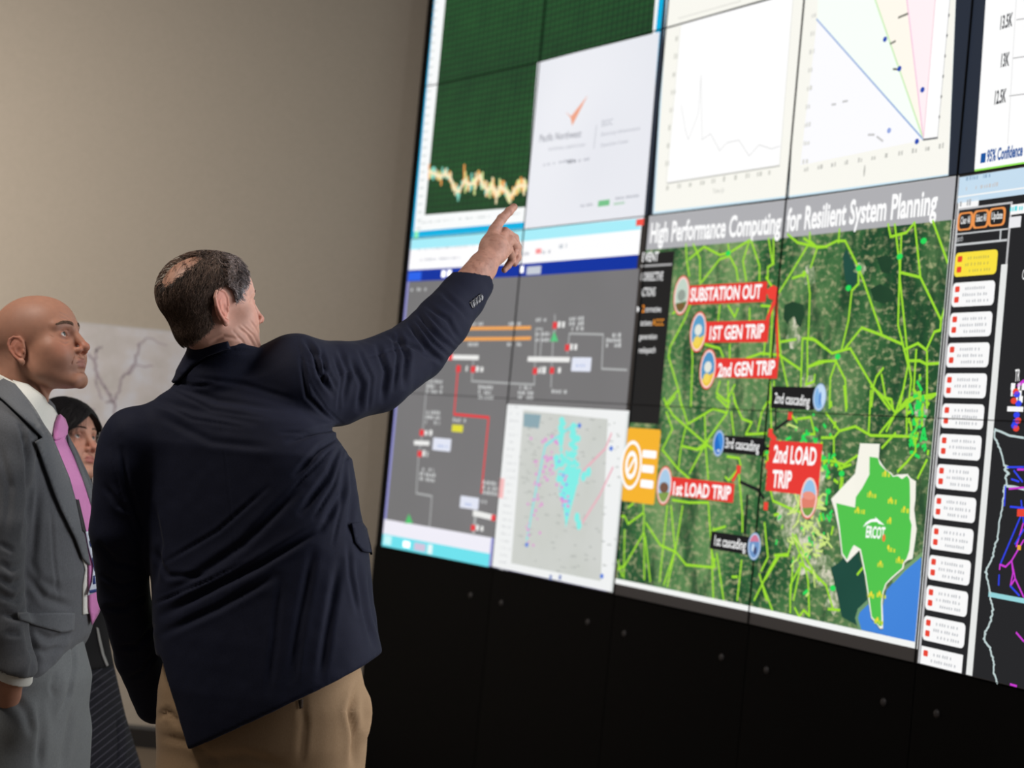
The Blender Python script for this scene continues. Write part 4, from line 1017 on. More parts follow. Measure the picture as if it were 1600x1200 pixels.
# ------------------------------------------------------------------ heads and faces
def frame(yaw, pitch, roll=0):
    """columns: the person's right, forward, up"""
    y, p, r = math.radians(yaw), math.radians(pitch), math.radians(roll)
    F_ = A(math.sin(y) * math.cos(p), math.cos(y) * math.cos(p), math.sin(p)); R_ = A(math.cos(y), -math.sin(y), 0); U_ = np.cross(R_, F_)
    R2 = R_ * math.cos(r) - U_ * math.sin(r); U2 = U_ * math.cos(r) + R_ * math.sin(r)
    return np.stack([R2, F_, U2], 1)
def dirs_local(P): n = P - A(0, -.014, .020); return n / np.maximum(np.linalg.norm(n, axis=1), 1e-9)[:, None]
def mirror(P): return np.stack([np.abs(P[:, 0]), P[:, 1], P[:, 2]], 1)
EAR = [(.012, .004), (.014, .018), (.008, .029), (-.003, .033), (-.013, .029), (-.019, .018), (-.019, .003), (-.014, -.012), (-.007, -.022), (-.001, -.029)]
def head_sdf(P, o):
    """P in head space (metres): x right, y forward, z up, origin between the ears"""
    Q = mirror(P); W_ = o.get('wid', 1.0); fem = o.get('fem', 0)
    Q = Q / A(W_, 1, 1)
    d = ell(Q, (0, -.014, .028), (.076, .099, o.get('cr', .088)))
    d = smin(d, ell(Q, (0, .026, .028), (.062, .066, .064)), .02)
    d = smin(d, ell(Q, (0, .032, -.032), (.058, .060, .074)), .02)
    d = smin(d, ell(Q, (.020, .040, -.072), (.032, .046, .040)), .02)
    jw = o.get('jaw', 1)
    d = smin(d, cap(Q, (.052, -.008, -.050), (.046 * jw, .014, -.076), .013, .014), .018)
    d = smin(d, cap(Q, (.046 * jw, .014, -.076), (.015, .078, -.108), .014, .015), .020)
    d = smin(d, ell(Q, (0, .082, -.103), (.022, .018, .018)), .012)
    d = smin(d, ell(Q, (.042, .054, -.028), (.022, .022, .018)), .030)
    d = smin(d, ell(Q, (.036, .034, -.052), (.026, .036, .036)), .024)
    d = smin(d, cap(Q, (.010, .086, .020), (.044, .070, .021), .010, .008), .012 + .006 * fem)
    d = smin(d, ell(Q, (.028, .068, -.048), (.024, .022, .026)), .020)
    # eye sockets, lids
    d = smax(d, -ell(Q, (.0315, .098, -.001), (.020, .017, .0125)), .010)
    e = (.0315, .0725, -.001)
    lid = ell(Q, e, (.0152, .0148, .0140))
    d = smin(d, lid, .004)
    d = smax(d, -ell(Q, (.0315, .088, -.0005), (.0128, .014, o.get('open', .0050))), .0014)
    d = np.where(ell(Q, e, (.0118,) * 3) < 0, np.maximum(d, -ell(Q, e, (.0118,) * 3)), d)
    # lid crease
    d = smax(d, -cap(Q, (.020, .0865, .0085), (.0425, .0800, .0075), .0013), .002)
    # nose
    nl = o.get('nose', 1.0)
    d = smin(d, cap(Q, (0, .088, .010), (0, .086 + .030 * nl, -.032), .0078, .0090), .009)
    d = smin(d, ell(Q, (0, .088 + .030 * nl, -.036), (.0105, .0105, .0095)), .006)
    d = smin(d, ell(Q, (.0125, .082 + .020 * nl, -.041), (.0075, .0125, .0085)), .005)
    d = smax(d, -ell(Q, (.0068, .086 + .022 * nl, -.0495), (.0036, .0062, .0046)), .002)
    # mouth
    d = smin(d, ell(Q, (0, .080, -.068), (.030, .020, .022)), .010)
    fl = .001 * fem
    d = smin(d, chain(Q, [(.000, .0985, -.0640, .0040 + fl), (.010, .0965, -.0635, .0042 + fl), (.0225, .0865, -.0690, .0022)], .002), .0030)
    d = smin(d, chain(Q, [(.000, .0965, -.0755, .0056 + fl), (.011, .0935, -.0750, .0050 + fl), (.0215, .0860, -.0712, .0022)], .002), .0030)
    d = smax(d, -chain(Q, [(.000, .1050, -.0692, .0012), (.010, .1025, -.0690, .0012), (.0245, .0900, -.0702, .0011)]), .0016)
    d = smax(d, -cap(Q, (0, .101, -.086), (.012, .098, -.086), .0032), .006)
    d = smax(d, -cap(Q, (.0225, .0935, -.051), (.032, .088, -.070), .0006), .0045)      # fold from nose to mouth corner
    d = smax(d, -cap(Q, (0, .1052, -.053), (0, .1035, -.061), .0016), .003)
    # ears
    es = o.get('ear', 1.0); ex = .0765; E0 = A(ex, -.014 + o.get('eary', 0), -.010 + o.get('earz', 0))
    fl_ = o.get('flare', .42)
    def ept(y, z, r, out=0): return (E0[0] + (-y * es + .012) * fl_ + out, E0[1] + y * es * .92 - z * es * .16, E0[2] + z * es, r * es)
    d = smax(d, -ell(Q, (ex + .004, E0[1] + .002, E0[2] - .002), (.008, .012, .018)), .003)
    ear = chain(Q, [ept(y, z, .0030) for y, z in EAR], .001)
    c_ = A(*ept(-.003, .004, 0)[:3]); tn = A(.42, 1, 0); tn /= np.linalg.norm(tn)
    ang = math.atan(fl_); Re = np.array([[math.cos(ang), -math.sin(ang), 0], [math.sin(ang), math.cos(ang), 0], [0, 0, 1]])
    dish = ell(Q, c_ - A(.004, 0, 0), A(.0042, .017, .029) * es, Re)
    ear = smin(ear, dish, .003)
    ear = smin(ear, chain(Q, [ept(.000, .019, .0022, -.001), ept(-.009, .010, .0024, -.001), ept(-.009, -.004, .0024, -.001), ept(-.002, -.013, .0026, -.001)], .001), .002)
    ear = smax(ear, -ell(Q, A(*ept(.002, -.001, 0)[:3]) + A(.004, 0, 0), (.0055, .0070, .0105)), .002)
    ear = smin(ear, ell(Q, A(*ept(.009, -.004, 0)[:3]), (.003, .0035, .006)), .002)
    ear = smin(ear, ell(Q, A(*ept(-.002, -.027, 0)[:3]), (.0042, .0075, .0085)), .004)
    if not o.get('noear'): d = smin(d, ear, .0035)
    if 'extra' in o: d = o['extra'](Q, P, d)
    return d
def skin_cols(P, o, base, seed=0):
    """skin tones that belong to the skin: lips, ruddy nose and ears, blotches; P in head space"""
    Q = mirror(P); c = np.tile(np.array(s2l(base)), (len(P), 1))
    def mixc(mask, col):
        nonlocal c
        m = np.clip(mask, 0, 1)[:, None]; c = c * (1 - m) + np.array(s2l(col)) * m
    n = vnoise(P, 60, seed) * .5 + vnoise(P, 160, seed + 1) * .5
    c *= (1 + .08 * n)[:, None]
    red = tuple(min(255, v * f_) for v, f_ in zip(base, (1.02, .76, .72)))
    mixc(.32 * np.exp(-ell(Q, (0, .112, -.038), (.016, .016, .014)).clip(0) / .006), red)
    mixc(.22 * np.exp(-ell(Q, (.045, .075, -.035), (.016, .02, .014)).clip(0) / .010), red)
    mixc(.5 * np.exp(-ell(Q, (.088, -.016, -.008), (.012, .022, .034)).clip(0) / .004), red)
    lip = o.get('lip', (168, 104, 96))
    lm = np.minimum(chain(Q, [(0, .1005, -.0655, .0048), (.010, .0985, -.0650, .0044), (.0222, .0880, -.0696, .002)]), chain(Q, [(0, .0985, -.0745, .0062), (.011, .0955, -.0740, .005), (.0215, .0875, -.0708, .002)]))
    mixc(np.exp(-lm.clip(0) / .0010) * .8, lip)
    mixc(.5 * np.clip(vnoise(P, 35, seed + 4) * .8 + .1, 0, 1) * .35, tuple(v * .82 for v in base))
    if o.get('stubble'): mixc(.20 * np.clip(-(P[:, 2] + .045) * 40, 0, 1) * np.clip(P[:, 1] * 30, 0, 1), tuple(v * .72 for v in base))  # stubble: slightly darker skin low on the front of the face
    mixc(.35 * np.exp(-np.abs(ell(Q, (.0315, .084, -.001), (.016, .012, .009))) / .004), tuple(v * .8 for v in red))
    return c
def skin_mat(name, rough=.52):
    m = bpy.data.materials.new(name); m.use_nodes = True; n = NT(m)
    a = n.n('ShaderNodeVertexColor'); a.layer_name = 'Col'
    c = n.coord(); n.l(n.mix(n.math('MULTIPLY', n.noise(c, 90, 4), .22), a.outputs[0], (140, 90, 78)), n.b.inputs['Base Color'])
    n.b.inputs['Roughness'].default_value = rough; n.b.inputs['Specular IOR Level'].default_value = .38; n.b.inputs['Subsurface Weight'].default_value = .10
    n.b.inputs['Subsurface Radius'].default_value = (.012, .005, .003); n.b.inputs['Subsurface Scale'].default_value = .6
    n.bump(n.noise(c, 420, 3), .18, .0006)
    return m
m_skin = skin_mat('skin')
def hair_mat(name, rough=.62):
    m = bpy.data.materials.new(name); m.use_nodes = True; n = NT(m)
    a = n.n('ShaderNodeVertexColor'); a.layer_name = 'Col'; n.l(a.outputs[0], n.b.inputs['Base Color'])
    n.b.inputs['Roughness'].default_value = rough; n.b.inputs['Specular IOR Level'].default_value = .3
    return m
m_hair = hair_mat('hair')
m_scl = mat('eye_white', (222, 214, 208), .15); m_pup = mat('pupil', (10, 8, 8), .08)
def make_eye(H, pos, side, sc, gaze, iris, parent, W_=1.0):
    """eyeball turned to its gaze, iris and pupil as rings of its own surface"""
    c = pos + H @ (A(side * .0315 * W_, .0725, -.001) * sc); g = np.asarray(gaze, float); g /= np.linalg.norm(g)
    q = Vector(g).to_track_quat('Z', 'Y'); bm = bmesh.new()
    bmesh.ops.create_uvsphere(bm, u_segments=28, v_segments=36, radius=.0122 * sc)
    for f in bm.faces:
        a = math.degrees(math.acos(max(-1, min(1, f.calc_center_median().normalized().z))))
        f.material_index = 2 if a < 11 else (1 if a < 29 else 0); f.smooth = True
    bmesh.ops.transform(bm, matrix=Matrix.Translation(c) @ q.to_matrix().to_4x4(), verts=bm.verts)
    me = bpy.data.meshes.new('eye'); bm.to_mesh(me); bm.free()
    for m in (m_scl, iris, m_pup): me.materials.append(m)
    o = bpy.data.objects.new('eye', me); COL.objects.link(o); o.parent = parent; o.matrix_parent_inverse = parent_mw(parent).inverted()
def brow(H, pos, sc, fs, parent, col, thick=1.0, n=150, arch=.0):
    """eyebrow hairs rooted on the brow of the face surface"""
    rr = np.random.RandomState(5)
    for side in (-1, 1):
        paths = []
        for i in range(n):
            u = rr.rand(); x = .010 + .037 * u; z = .021 + .006 * math.sin(u * 2.6) + arch * u - .002 * u + rr.uniform(-1, 1) * .0030 * thick * (1 - .55 * u)
            p = np.array([[side * x, .115, z]]); o_ = A(side * x, .2, z)
            t = .13
            for _ in range(40):
                v = fs(np.array([[side * x, t, z]]))[0]
                if v < .0003: break
                t -= v * .8
            a = A(side * x, t, z); dr = A(side * (.7 + .3 * u), -.25 - .3 * u, .35 - .5 * u); dr /= np.linalg.norm(dr); L = .007 * rr.uniform(.7, 1.2)
            pts = [a + dr * L * s + A(0, .0010 * s * (1 - s) * 4 + .0002, 0) for s in (0, .35, .7, 1)]
            paths.append([pos + H @ (p_ * sc) for p_ in pts])
        cols = np.array(s2l(col))[None] * rr.uniform(.6, 1.4, (n, 1))
        strands('eyebrow', paths, .00036 * sc * (1 + .3 * thick), m_hair, parent, cols)
# ------------------------------------------------------------------ cloth materials
def cloth(name, c1, c2, sc=520, rough=.85, sheen=.15, bump=.25, stripe=None):
    m = bpy.data.materials.new(name); m.use_nodes = True; n = NT(m); c = n.coord()
    base = n.mix(n.noise(n.scale(c, (1, 1, .55)), sc, 3, .6), c1, c2)
    if stripe:
        sp = n.n('ShaderNodeSeparateXYZ'); n.l(n.scale(c, (1, 1, 1)), sp.inputs[0])
        v = n.math('ADD', n.math('MULTIPLY', sp.outputs[0], stripe[0]), n.math('MULTIPLY', sp.outputs[2], stripe[1]))
        base = n.mix(n.math('MULTIPLY', n.math('GREATER_THAN', n.math('FRACT', v), .87), stripe[3]), base, stripe[2])
    n.l(base, n.b.inputs['Base Color']); n.b.inputs['Roughness'].default_value = rough
    n.b.inputs['Sheen Weight'].default_value = sheen; n.b.inputs['Sheen Roughness'].default_value = .4
    n.b.inputs['Specular IOR Level'].default_value = .25
    n.bump(n.noise(c, 700, 2), bump, .0008); return m
m_navy = cloth('navy_wool', (14, 16, 31), (24, 29, 53), 420, .8, .03)
m_khaki = cloth('khaki_cotton', (150, 122, 92), (172, 144, 112), 380, .85, .1)
m_shirtw = cloth('white_cotton', (226, 226, 218), (238, 238, 230), 300, .8, .05, .1)
m_leather = mat('black_leather', (22, 20, 19), .35)
m_btn = mat('navy_button', (30, 32, 42), .2, spec=.8)
def W3(px, py, Y): p = pw(px, py, Y); return A(p.x, p.y, p.z)
def WR(px, py, Y, r): p = pw(px, py, Y); return (p.x, p.y, p.z, r)
def section(py, xl, xr, ry, yaw, Y, ex=2.3):
    """body section whose outline meets the two sight lines xl and xr at height py"""
    a, b = W3(xl, py, Y), W3(xr, py, Y); hw = (b[0] - a[0]) / 2; y = math.radians(yaw)
    rx = math.sqrt(max(hw * hw - (ry * math.sin(y)) ** 2, 1e-4)) / abs(math.cos(y))
    return ((a[2] + b[2]) / 2, (a[0] + b[0]) / 2, Y, rx, ry, y, ex)

# ------------------------------------------------------------------ the man who points
root = empty('person', (W3(415, 700, 3.95)[0], 3.98, 0))
tag(root, 'man in dark navy blazer and khaki trousers seen from behind, pointing at the screens', 'person')
HM = frame(54, 8, -2); HMp = W3(331, 475, 3.93); HMi = HM / .95; HMo = HM * .95
def m_extra(Q, P, d):
    for a, b, r, k in (((.070, .010, -.060), (.035, .050, -.118), .0020, .008), ((.066, -.004, -.066), (.034, .030, -.125), .0020, .008)):
        d = smax(d, -cap(Q, a, b, r), k)
    return d
om = dict(cr=.076, nose=.86, wid=1.02, jaw=1.06, ear=1.18, flare=.34, extra=m_extra)
neckM = [tuple(HMp + HMo @ A(.004, -.022, -.040)) + (.058,), tuple(W3(363, 545, 3.955)) + (.056,), tuple(W3(352, 630, 3.98)) + (.070,)]
def fs_m(P): return head_sdf(P, om)
def f_headM(P):
    q = (P - HMp) @ HMi; d = head_sdf(q, om)
    d = smin(d, chain(P, neckM), .022)
    # stretched neck cords and creases under the raised jaw
    for a, b in (((385, 512), (410, 548)), ((374, 514), (398, 552)), ((396, 508), (414, 536))):
        pass
    return d
handM = dict(w=W3(752, 420, 4.42))
IDX = [WR(773, 358, 4.495, .0130), WR(784, 342, 4.515, .0112), WR(795.5, 330.5, 4.53, .0100), WR(803, 323.5, 4.54, .0088)]
MID = [WR(789, 362, 4.515, .0115), WR(804, 372, 4.550, .0100), WR(808.5, 386, 4.552, .0090), WR(803, 397, 4.53, .0080)]
RNG = [WR(797, 374, 4.510, .0110), WR(808, 388, 4.545, .0095), WR(809, 402, 4.550, .0085), WR(804, 412, 4.54, .0076)]
PNK = [WR(796, 390, 4.495, .0100), WR(800, 404, 4.530, .0086), WR(794, 415, 4.532, .0078), WR(788, 422, 4.525, .0070)]
THB = [WR(765, 398, 4.475, .0150), WR(779, 392, 4.530, .0115), WR(792, 385, 4.560, .0100), WR(800, 378, 4.575, .0085)]
def f_handM(P):
    w0 = W3(728, 452, 4.38); w1 = W3(752, 416, 4.425)
    d = smin(cap(P, w0 + A(-.006, 0, 0), w1, .036, .031), cap(P, w0 + A(.008, .004, -.006), w1 + A(.006, .004, -.008), .034, .028), .012)
    palm = None
    for (x, y, Y, r) in ((772, 360, 4.495, .0135), (787, 367, 4.508, .0140), (794, 379, 4.505, .0135), (792, 391, 4.49, .0120)):
        e = cap(P, W3(752 + (x - 772) * .35, 412 + (y - 360) * .15, 4.43), W3(x, y, Y), .0200, r)
        palm = e if palm is None else smin(palm, e, .008)
    palm = smin(palm, ell(P, W3(772, 388, 4.47), (.034, .027, .034)), .014)
    d = smin(d, palm, .016)
    d = smin(d, chain(P, THB), .010)
    for fg in (IDX, MID, RNG, PNK):
        c = chain(P, fg, .0015)
        for q_ in fg[1:3]: c = smin(c, np.linalg.norm(P - A(*q_[:3]), axis=1) - q_[3] * 1.06, .003)
        d = smin(d, c, .0035)
    # knuckle hollows and wrist creases
    for a, b in (((780, 357), (783, 364)), ((793, 366), (797, 372))):
        d = smax(d, -cap(P, W3(*a, 4.482), W3(*b, 4.482), .002), .004)
    return d
TOR = [section(600, 320, 440, .075, 22, 3.97, 2.2), section(650, 225, 515, .120, 22, 3.97, 2.3), section(700, 190, 552, .140, 22, 3.97, 2.4), section(770, 200, 562, .145, 22, 3.97, 2.4),
       section(850, 221, 576, .145, 20, 3.96, 2.5), section(925, 236, 583, .148, 18, 3.95, 2.5), section(1000, 240, 596, .155, 16, 3.94, 2.5),
       section(1080, 250, 603, .158, 15, 3.93, 2.6), section(1180, 270, 608, .160, 15, 3.93, 2.6)]
ARML = [WR(212, 688, 3.95, .070), WR(200, 730, 3.95, .068), WR(186, 830, 3.96, .060), WR(193, 930, 4.02, .053), WR(218, 1025, 4.09, .051), WR(243, 1098, 4.15, .046)]
ARMR = [WR(470, 605, 3.97, .098), WR(520, 600, 4.03, .088), WR(585, 588, 4.11, .078), WR(650, 547, 4.21, .067), WR(692, 502, 4.29, .060), WR(722, 464, 4.36, .053), WR(750, 424, 4.42, .050)]
CUFP, CUFN = W3(741, 441, 4.405), W3(752, 424, 4.43) - W3(722, 464, 4.36)
NKA = W3(356, 566, 3.965); NKB = W3(362, 520, 3.955); NKU = (NKB - NKA) / np.linalg.norm(NKB - NKA)
def f_torsoM(P):
    d = loft(P, TOR)
    # shoulders and upper back: yoke rising to the collar
    yoke = chain(P, [WR(196, 702, 3.96, .055), WR(236, 692, 3.96, .064), WR(280, 668, 3.97, .070), WR(335, 624, 3.975, .080), WR(405, 612, 3.975, .083), WR(458, 585, 3.98, .080)], .02)
    d = smin(d, yoke, .035)
    # collar: flared band hugging the neck, with a step where it folds
    cl_ = chain(P, [tuple(NKA - NKU * .030) + (.096,), tuple(NKA + NKU * .012) + (.080,), tuple(NKA + NKU * .040) + (.072,)])
    cl_ = smax(cl_, plane(P, NKA + NKU * .036 + A(0, 0, .004), NKU + A(.06, .25, 0)), .004)
    d = smin(d, cl_, .006)
    d = smax(d, -cap(P, NKA - NKU * .01, NKA + NKU * .2, .0600, .061), .003)
    # hem: the back panel hangs to a low point at its vent, the lifted side is shorter
    hemN = A(*(W3(290, 1177, 3.8) - W3(604, 1026, 3.8))); hemU = np.cross(hemN, A(0, 1, 0)); hemU = hemU if hemU[2] > 0 else -hemU
    d = smax(d, -plane(P, W3(290, 1176, 3.8), hemU), .004)
    q = W3(243, 1040, 3.8); v2 = W3(290, 1178, 3.8) - q; n2 = np.cross(v2, A(0, 1, 0)); n2 = n2 if n2[0] < 0 else -n2
    return np.maximum(d, np.minimum(plane(P, q, n2), W3(243, 1035, 3.8)[2] - P[:, 2]))
def f_jacketM(P):
    d = f_torsoM(P)
    d = smin(d, chain(P, ARML, .01), .018)
    ar = chain(P, ARMR, .012); ar = smax(ar, plane(P, CUFP, CUFN), .003)
    d = smin(d, ar, .030)
    d = smin(d, cap(P, W3(462, 566, 3.98), W3(492, 590, 4.0), .052, .06), .015)
    return d
LEGM = [WR(355, 1215, 3.97, .105), WR(470, 1210, 4.0, .105)]
def f_pantsM(P):
    hips = loft(P, [section(1010, 262, 560, .125, 15, 3.96, 2.4), section(1090, 246, 577, .135, 15, 3.96, 2.5), section(1150, 243, 573, .138, 15, 3.96, 2.5), section(1215, 245, 567, .135, 15, 3.97, 2.5), section(1290, 262, 560, .12, 15, 3.98, 2.4)])
    cx = W3(408, 1200, 3.97)[0]
    d = hips
    for sx in (-1, 1):
        hx = cx + sx * .095
        leg = chain(P, [(hx, 3.97, .80, .112), (hx + sx * .012, 3.98, .48, .085), (hx + sx * .02, 4.0, .10, .068)], .02)
        leg = np.maximum(leg, .045 - P[:, 2]); d = smin(d, leg, .025)
    return d
def person_body(name, pieces, m, parent, colf):
    Vs, Fs, n = [], [], 0
    for V, F in pieces: Vs.append(V); Fs.append(F + n); n += len(V)
    V = np.concatenate(Vs); return to_obj(name, V, np.concatenate(Fs), m, parent, colf(V))
def hidden_core(f_list, grow): return lambda P: np.minimum.reduce([f(P) for f in f_list]) + grow
t_ = HMp
Vh, Fh = nets(f_headM, HMp - A(.15, .16, .24), HMp + A(.16, .16, .15), .0017)
Vd, Fd = nets(f_handM, W3(735, 445, 4.38) - A(.07, .08, .06), W3(805, 320, 4.55) + A(.04, .06, .03), .0013)
legcore = lambda P: f_pantsM(P) + .014
Vc, Fc = nets(lambda P: np.minimum(np.maximum(f_jacketM(P) + .016, W3(0, 560, 3.97)[2] * 0 + (P[:, 2] - (HMp[2] - .12))), legcore(P)), (-1.1, 3.6, .06), (.15, 4.5, 1.95), .014)
def colM(V):
    q = (V - HMp) @ HMi; c = skin_cols(q, om, (216, 166, 146), 3)
    far = np.linalg.norm(q, axis=1) > .35
    hc = np.array(s2l((186, 140, 122))) * (1 + .16 * vnoise(V, 90, 5) + .10 * vnoise(V, 260, 6))[:, None]
    sp = np.clip((vnoise(V, 150, 9) - .45) * 5, 0, 1)[:, None] * .35
    hc = hc * (1 - sp) + np.array(s2l((134, 84, 70))) * sp
    c[far] = hc[far]
    pat = np.arccos(np.clip(dirs_local(q) @ (A(-.12, -.68, .72) / np.linalg.norm([-.12, -.68, .72])), -1, 1)); k_ = (np.clip((.85 - pat) * 6, 0, 1) * (~far) * (q[:, 2] > .02) * .8)[:, None]
    return c * (1 - k_) + np.array(s2l((186, 142, 118))) * k_
Nh = vnormals(Vh, Fh)
Vh = folds(Vh, Nh, [([(372, 512), (386, 522), (400, 545)], 3.4, -.0022), ([(378, 508), (396, 524), (408, 548)], 2.6, -.0016), ([(366, 520), (378, 532), (386, 548)], 3, -.0013), ([(390, 500), (403, 518), (412, 545)], 2.6, -.0010),
   ([(330, 535), (350, 526), (375, 530)], 4, -.0020), ([(379, 398), (388, 412), (396, 432)], 2.2, -.0016), ([(385, 396), (394, 412), (400, 430)], 2.0, -.0014), ([(374, 402), (382, 416), (391, 436)], 2.2, -.0014),
   ([(392, 466), (388, 472)], 2, -.001), ([(404, 490), (406, 505), (402, 520)], 3, -.002)])
body = person_body('body', [(Vh, Fh), (Vd, Fd), (Vc, Fc)], m_skin, root, colM)
m_iris = mat('iris_grey', (96, 110, 118), .1)
for sd in (-1, 1): make_eye(HM, HMp, sd, .95, HM @ A(0, 1, .12), m_iris, root, 1.02)
brow(HM, HMp, .95, fs_m, root, (92, 76, 66), .8)

# hair: close shell plus individual strands, thin over the crown
CR0 = A(-.12, -.68, .72); CR0 = CR0 / np.linalg.norm(CR0)
def hairmaskM(q):
    """1 where hair grows: back, sides above and behind the ear, top; 0 on face, crown patch, nape"""
    n = dirs_local(q); x, y, z = np.abs(q[:, 0]), q[:, 1], q[:, 2]
    line_front = .062 - .25 * np.clip(.075 - z, 0, 1) - .9 * np.clip(.02 - z, 0, .02)          # hairline moves back lower down
    temple = np.where((z < .03), .026 + .3 * (z + .02), line_front)
    m = np.clip((np.minimum(line_front, np.where(x > .045, temple, .09)) - y) * 200, 0, 1)
    low = np.where(y > .013, -.022 + 1.2 * np.clip(y - .02, 0, 1), -.112 + np.clip(y + .085, 0, .2) * 1.15) + .004 * np.sin(y * 700) * (x > .03)                                                    # lower edge rises toward the ear
    m *= np.clip((z - low) * 160, 0, 1)
    ear_gap = np.clip((np.hypot((y + .009) / .027, (z + .010) / .041) - 1) * 5, 0, 1); m *= np.where(x > .052, ear_gap, 1)
    pat = np.arccos(np.clip(n @ CR0, -1, 1)); w_ = .60 + .08 * np.sin(np.arctan2(n[:, 0], n[:, 2]) * 3)
    m *= np.clip((pat - w_) * 5 + .4, .10 * (pat < .5) + 0, 1)
    return m
NKL = [(.004, -.022, -.040, .058), tuple((W3(363, 545, 3.955) - HMp) @ HMi) + (.056,)]
def fsm(P): return smin(head_sdf(P, dict(om, noear=1, extra=lambda Q, P_, d_: d_)), chain(P, NKL), .022)
def f_hairM(P):
    q = (P - HMp) @ HMi; d = fsm(q)
    m = hairmaskM(q)
    th = m * (.0088 + .0022 * vnoise(q * A(1, 1, .35), 160, 2) + .0030 * vnoise(q, 60, 4)) - (1 - m) * .006
    return d - th
Vs_, Fs_ = nets(f_hairM, HMp - A(.13, .14, .15), HMp + A(.13, .14, .14), .0020, 3)
q = (Vs_ - HMp) @ HMi
keep = hairmaskM(q) > .03
fm = keep[Fs_].all(1) & (np.linalg.norm((Vs_[Fs_[:, 0]] - HMp), axis=1) < .16)
Fk = Fs_[fm]; used = np.unique(Fk); rem = -np.ones(len(Vs_), int); rem[used] = np.arange(len(used))
Vk = Vs_[used]; qk = q[used]
def haircol(q, rnd):
    g = np.clip((q[:, 1] - .000) * 18 + .25 + .25 * rnd, 0, 1)                                  # greyer toward forehead and temple
    tmp = np.clip((q[:, 1] - .018) * 40, 0, 1) * np.clip((.05 - q[:, 2]) * 30, 0, 1)
    b = np.array(s2l((84, 68, 58))); gr = np.array(s2l((134, 128, 130))); wh = np.array(s2l((205, 205, 212)))
    c = b * (1 - g * .6)[:, None] + gr * (g * .6)[:, None]; tmp = (tmp * .7)[:, None]; return c * (1 - tmp) + wh * tmp
hair = to_obj('hair', Vk, rem[Fk], m_hair, root, haircol(qk, vnoise(qk, 200, 3)) * (.42 + .34 * vnoise(qk * A(1, 1, .4), 420, 8))[:, None])
rs = np.random.RandomState(11)
def grow(n, f, H, pos, mask, flow, L, k=5, rnd=.35, lift=.0, off=.0115):
    """root points on the scalp and comb each strand along the flow, hugging the surface"""
    d = rs.normal(size=(n * 4, 3)); d /= np.linalg.norm(d, axis=1)[:, None]
    c0 = A(0, -.014, .010); t = np.full(len(d), .19)
    for _ in range(40): t -= np.clip(f(c0 + d * t[:, None]), -.01, .05) * .9
    P = c0 + d * t[:, None]; mk = mask(P); sel = rs.rand(len(P)) < mk; P = P[sel][:n]; root_ = P.copy()
    path = [P]; Ln = L * rs.uniform(.6, 1.2, len(P)); jit = rs.normal(size=P.shape) * rnd; cur = rs.normal(size=len(P))
    for s in range(k - 1):
        N = grad(f, P, .003); fl = flow(P, cur) + jit * (1 + .4 * s); fl -= N * (fl * N).sum(1)[:, None]; fl /= np.maximum(np.linalg.norm(fl, axis=1), 1e-9)[:, None]
        P = P + fl * (Ln / (k - 1))[:, None]; P = P - N * (f(P) - off - lift * (s + 1) / k)[:, None] * .8; path.append(P)
    Q = np.stack(path, 1); Q[:, 0] -= grad(f, root_, .003) * -.004
    return root_, Q
def flowM(P, cur):
    n = dirs_local(P); y, z = P[:, 1], P[:, 2]
    down = np.stack([P[:, 0] * 2, -.25 + 0 * y, -1 + 0 * y], 1)
    top = np.stack([np.sign(P[:, 0] + .02) * (.5 + 0 * y) + .5 * np.sin(P[:, 0] * 150 + P[:, 2] * 90), .75 * np.cos(y * 140 + P[:, 0] * 90) + .3, -.5 + .5 * np.sin(y * 120)], 1)
    w_ = np.clip((y + .030) * 28, 0, 1)[:, None]; return down * (1 - w_) + top * w_
rt, Qs = grow(10500, fsm, HM, HMp, hairmaskM, flowM, .030, 5, .22, .002)
sh_ = hairmaskM(Qs[:, -1]) < .05; Qs[sh_] = Qs[sh_][:, :1] + (Qs[sh_] - Qs[sh_][:, :1]) * .38
inear = ((np.hypot((Qs[..., 1] + .009) / .026, (Qs[..., 2] + .010) / .040) < 1) & (np.abs(Qs[..., 0]) > .055)).any(1); rt, Qs = rt[~inear], Qs[~inear]
cl = haircol(rt, rs.normal(size=len(rt))) * rs.choice([.6, 1.0, 1.6, 2.4, 4.0], (len(rt), 1), p=[.2, .25, .3, .17, .08])
paths = HMp + Qs @ HMo.T
strands('hair_strands', paths, .00072, m_hair, hair, cl)

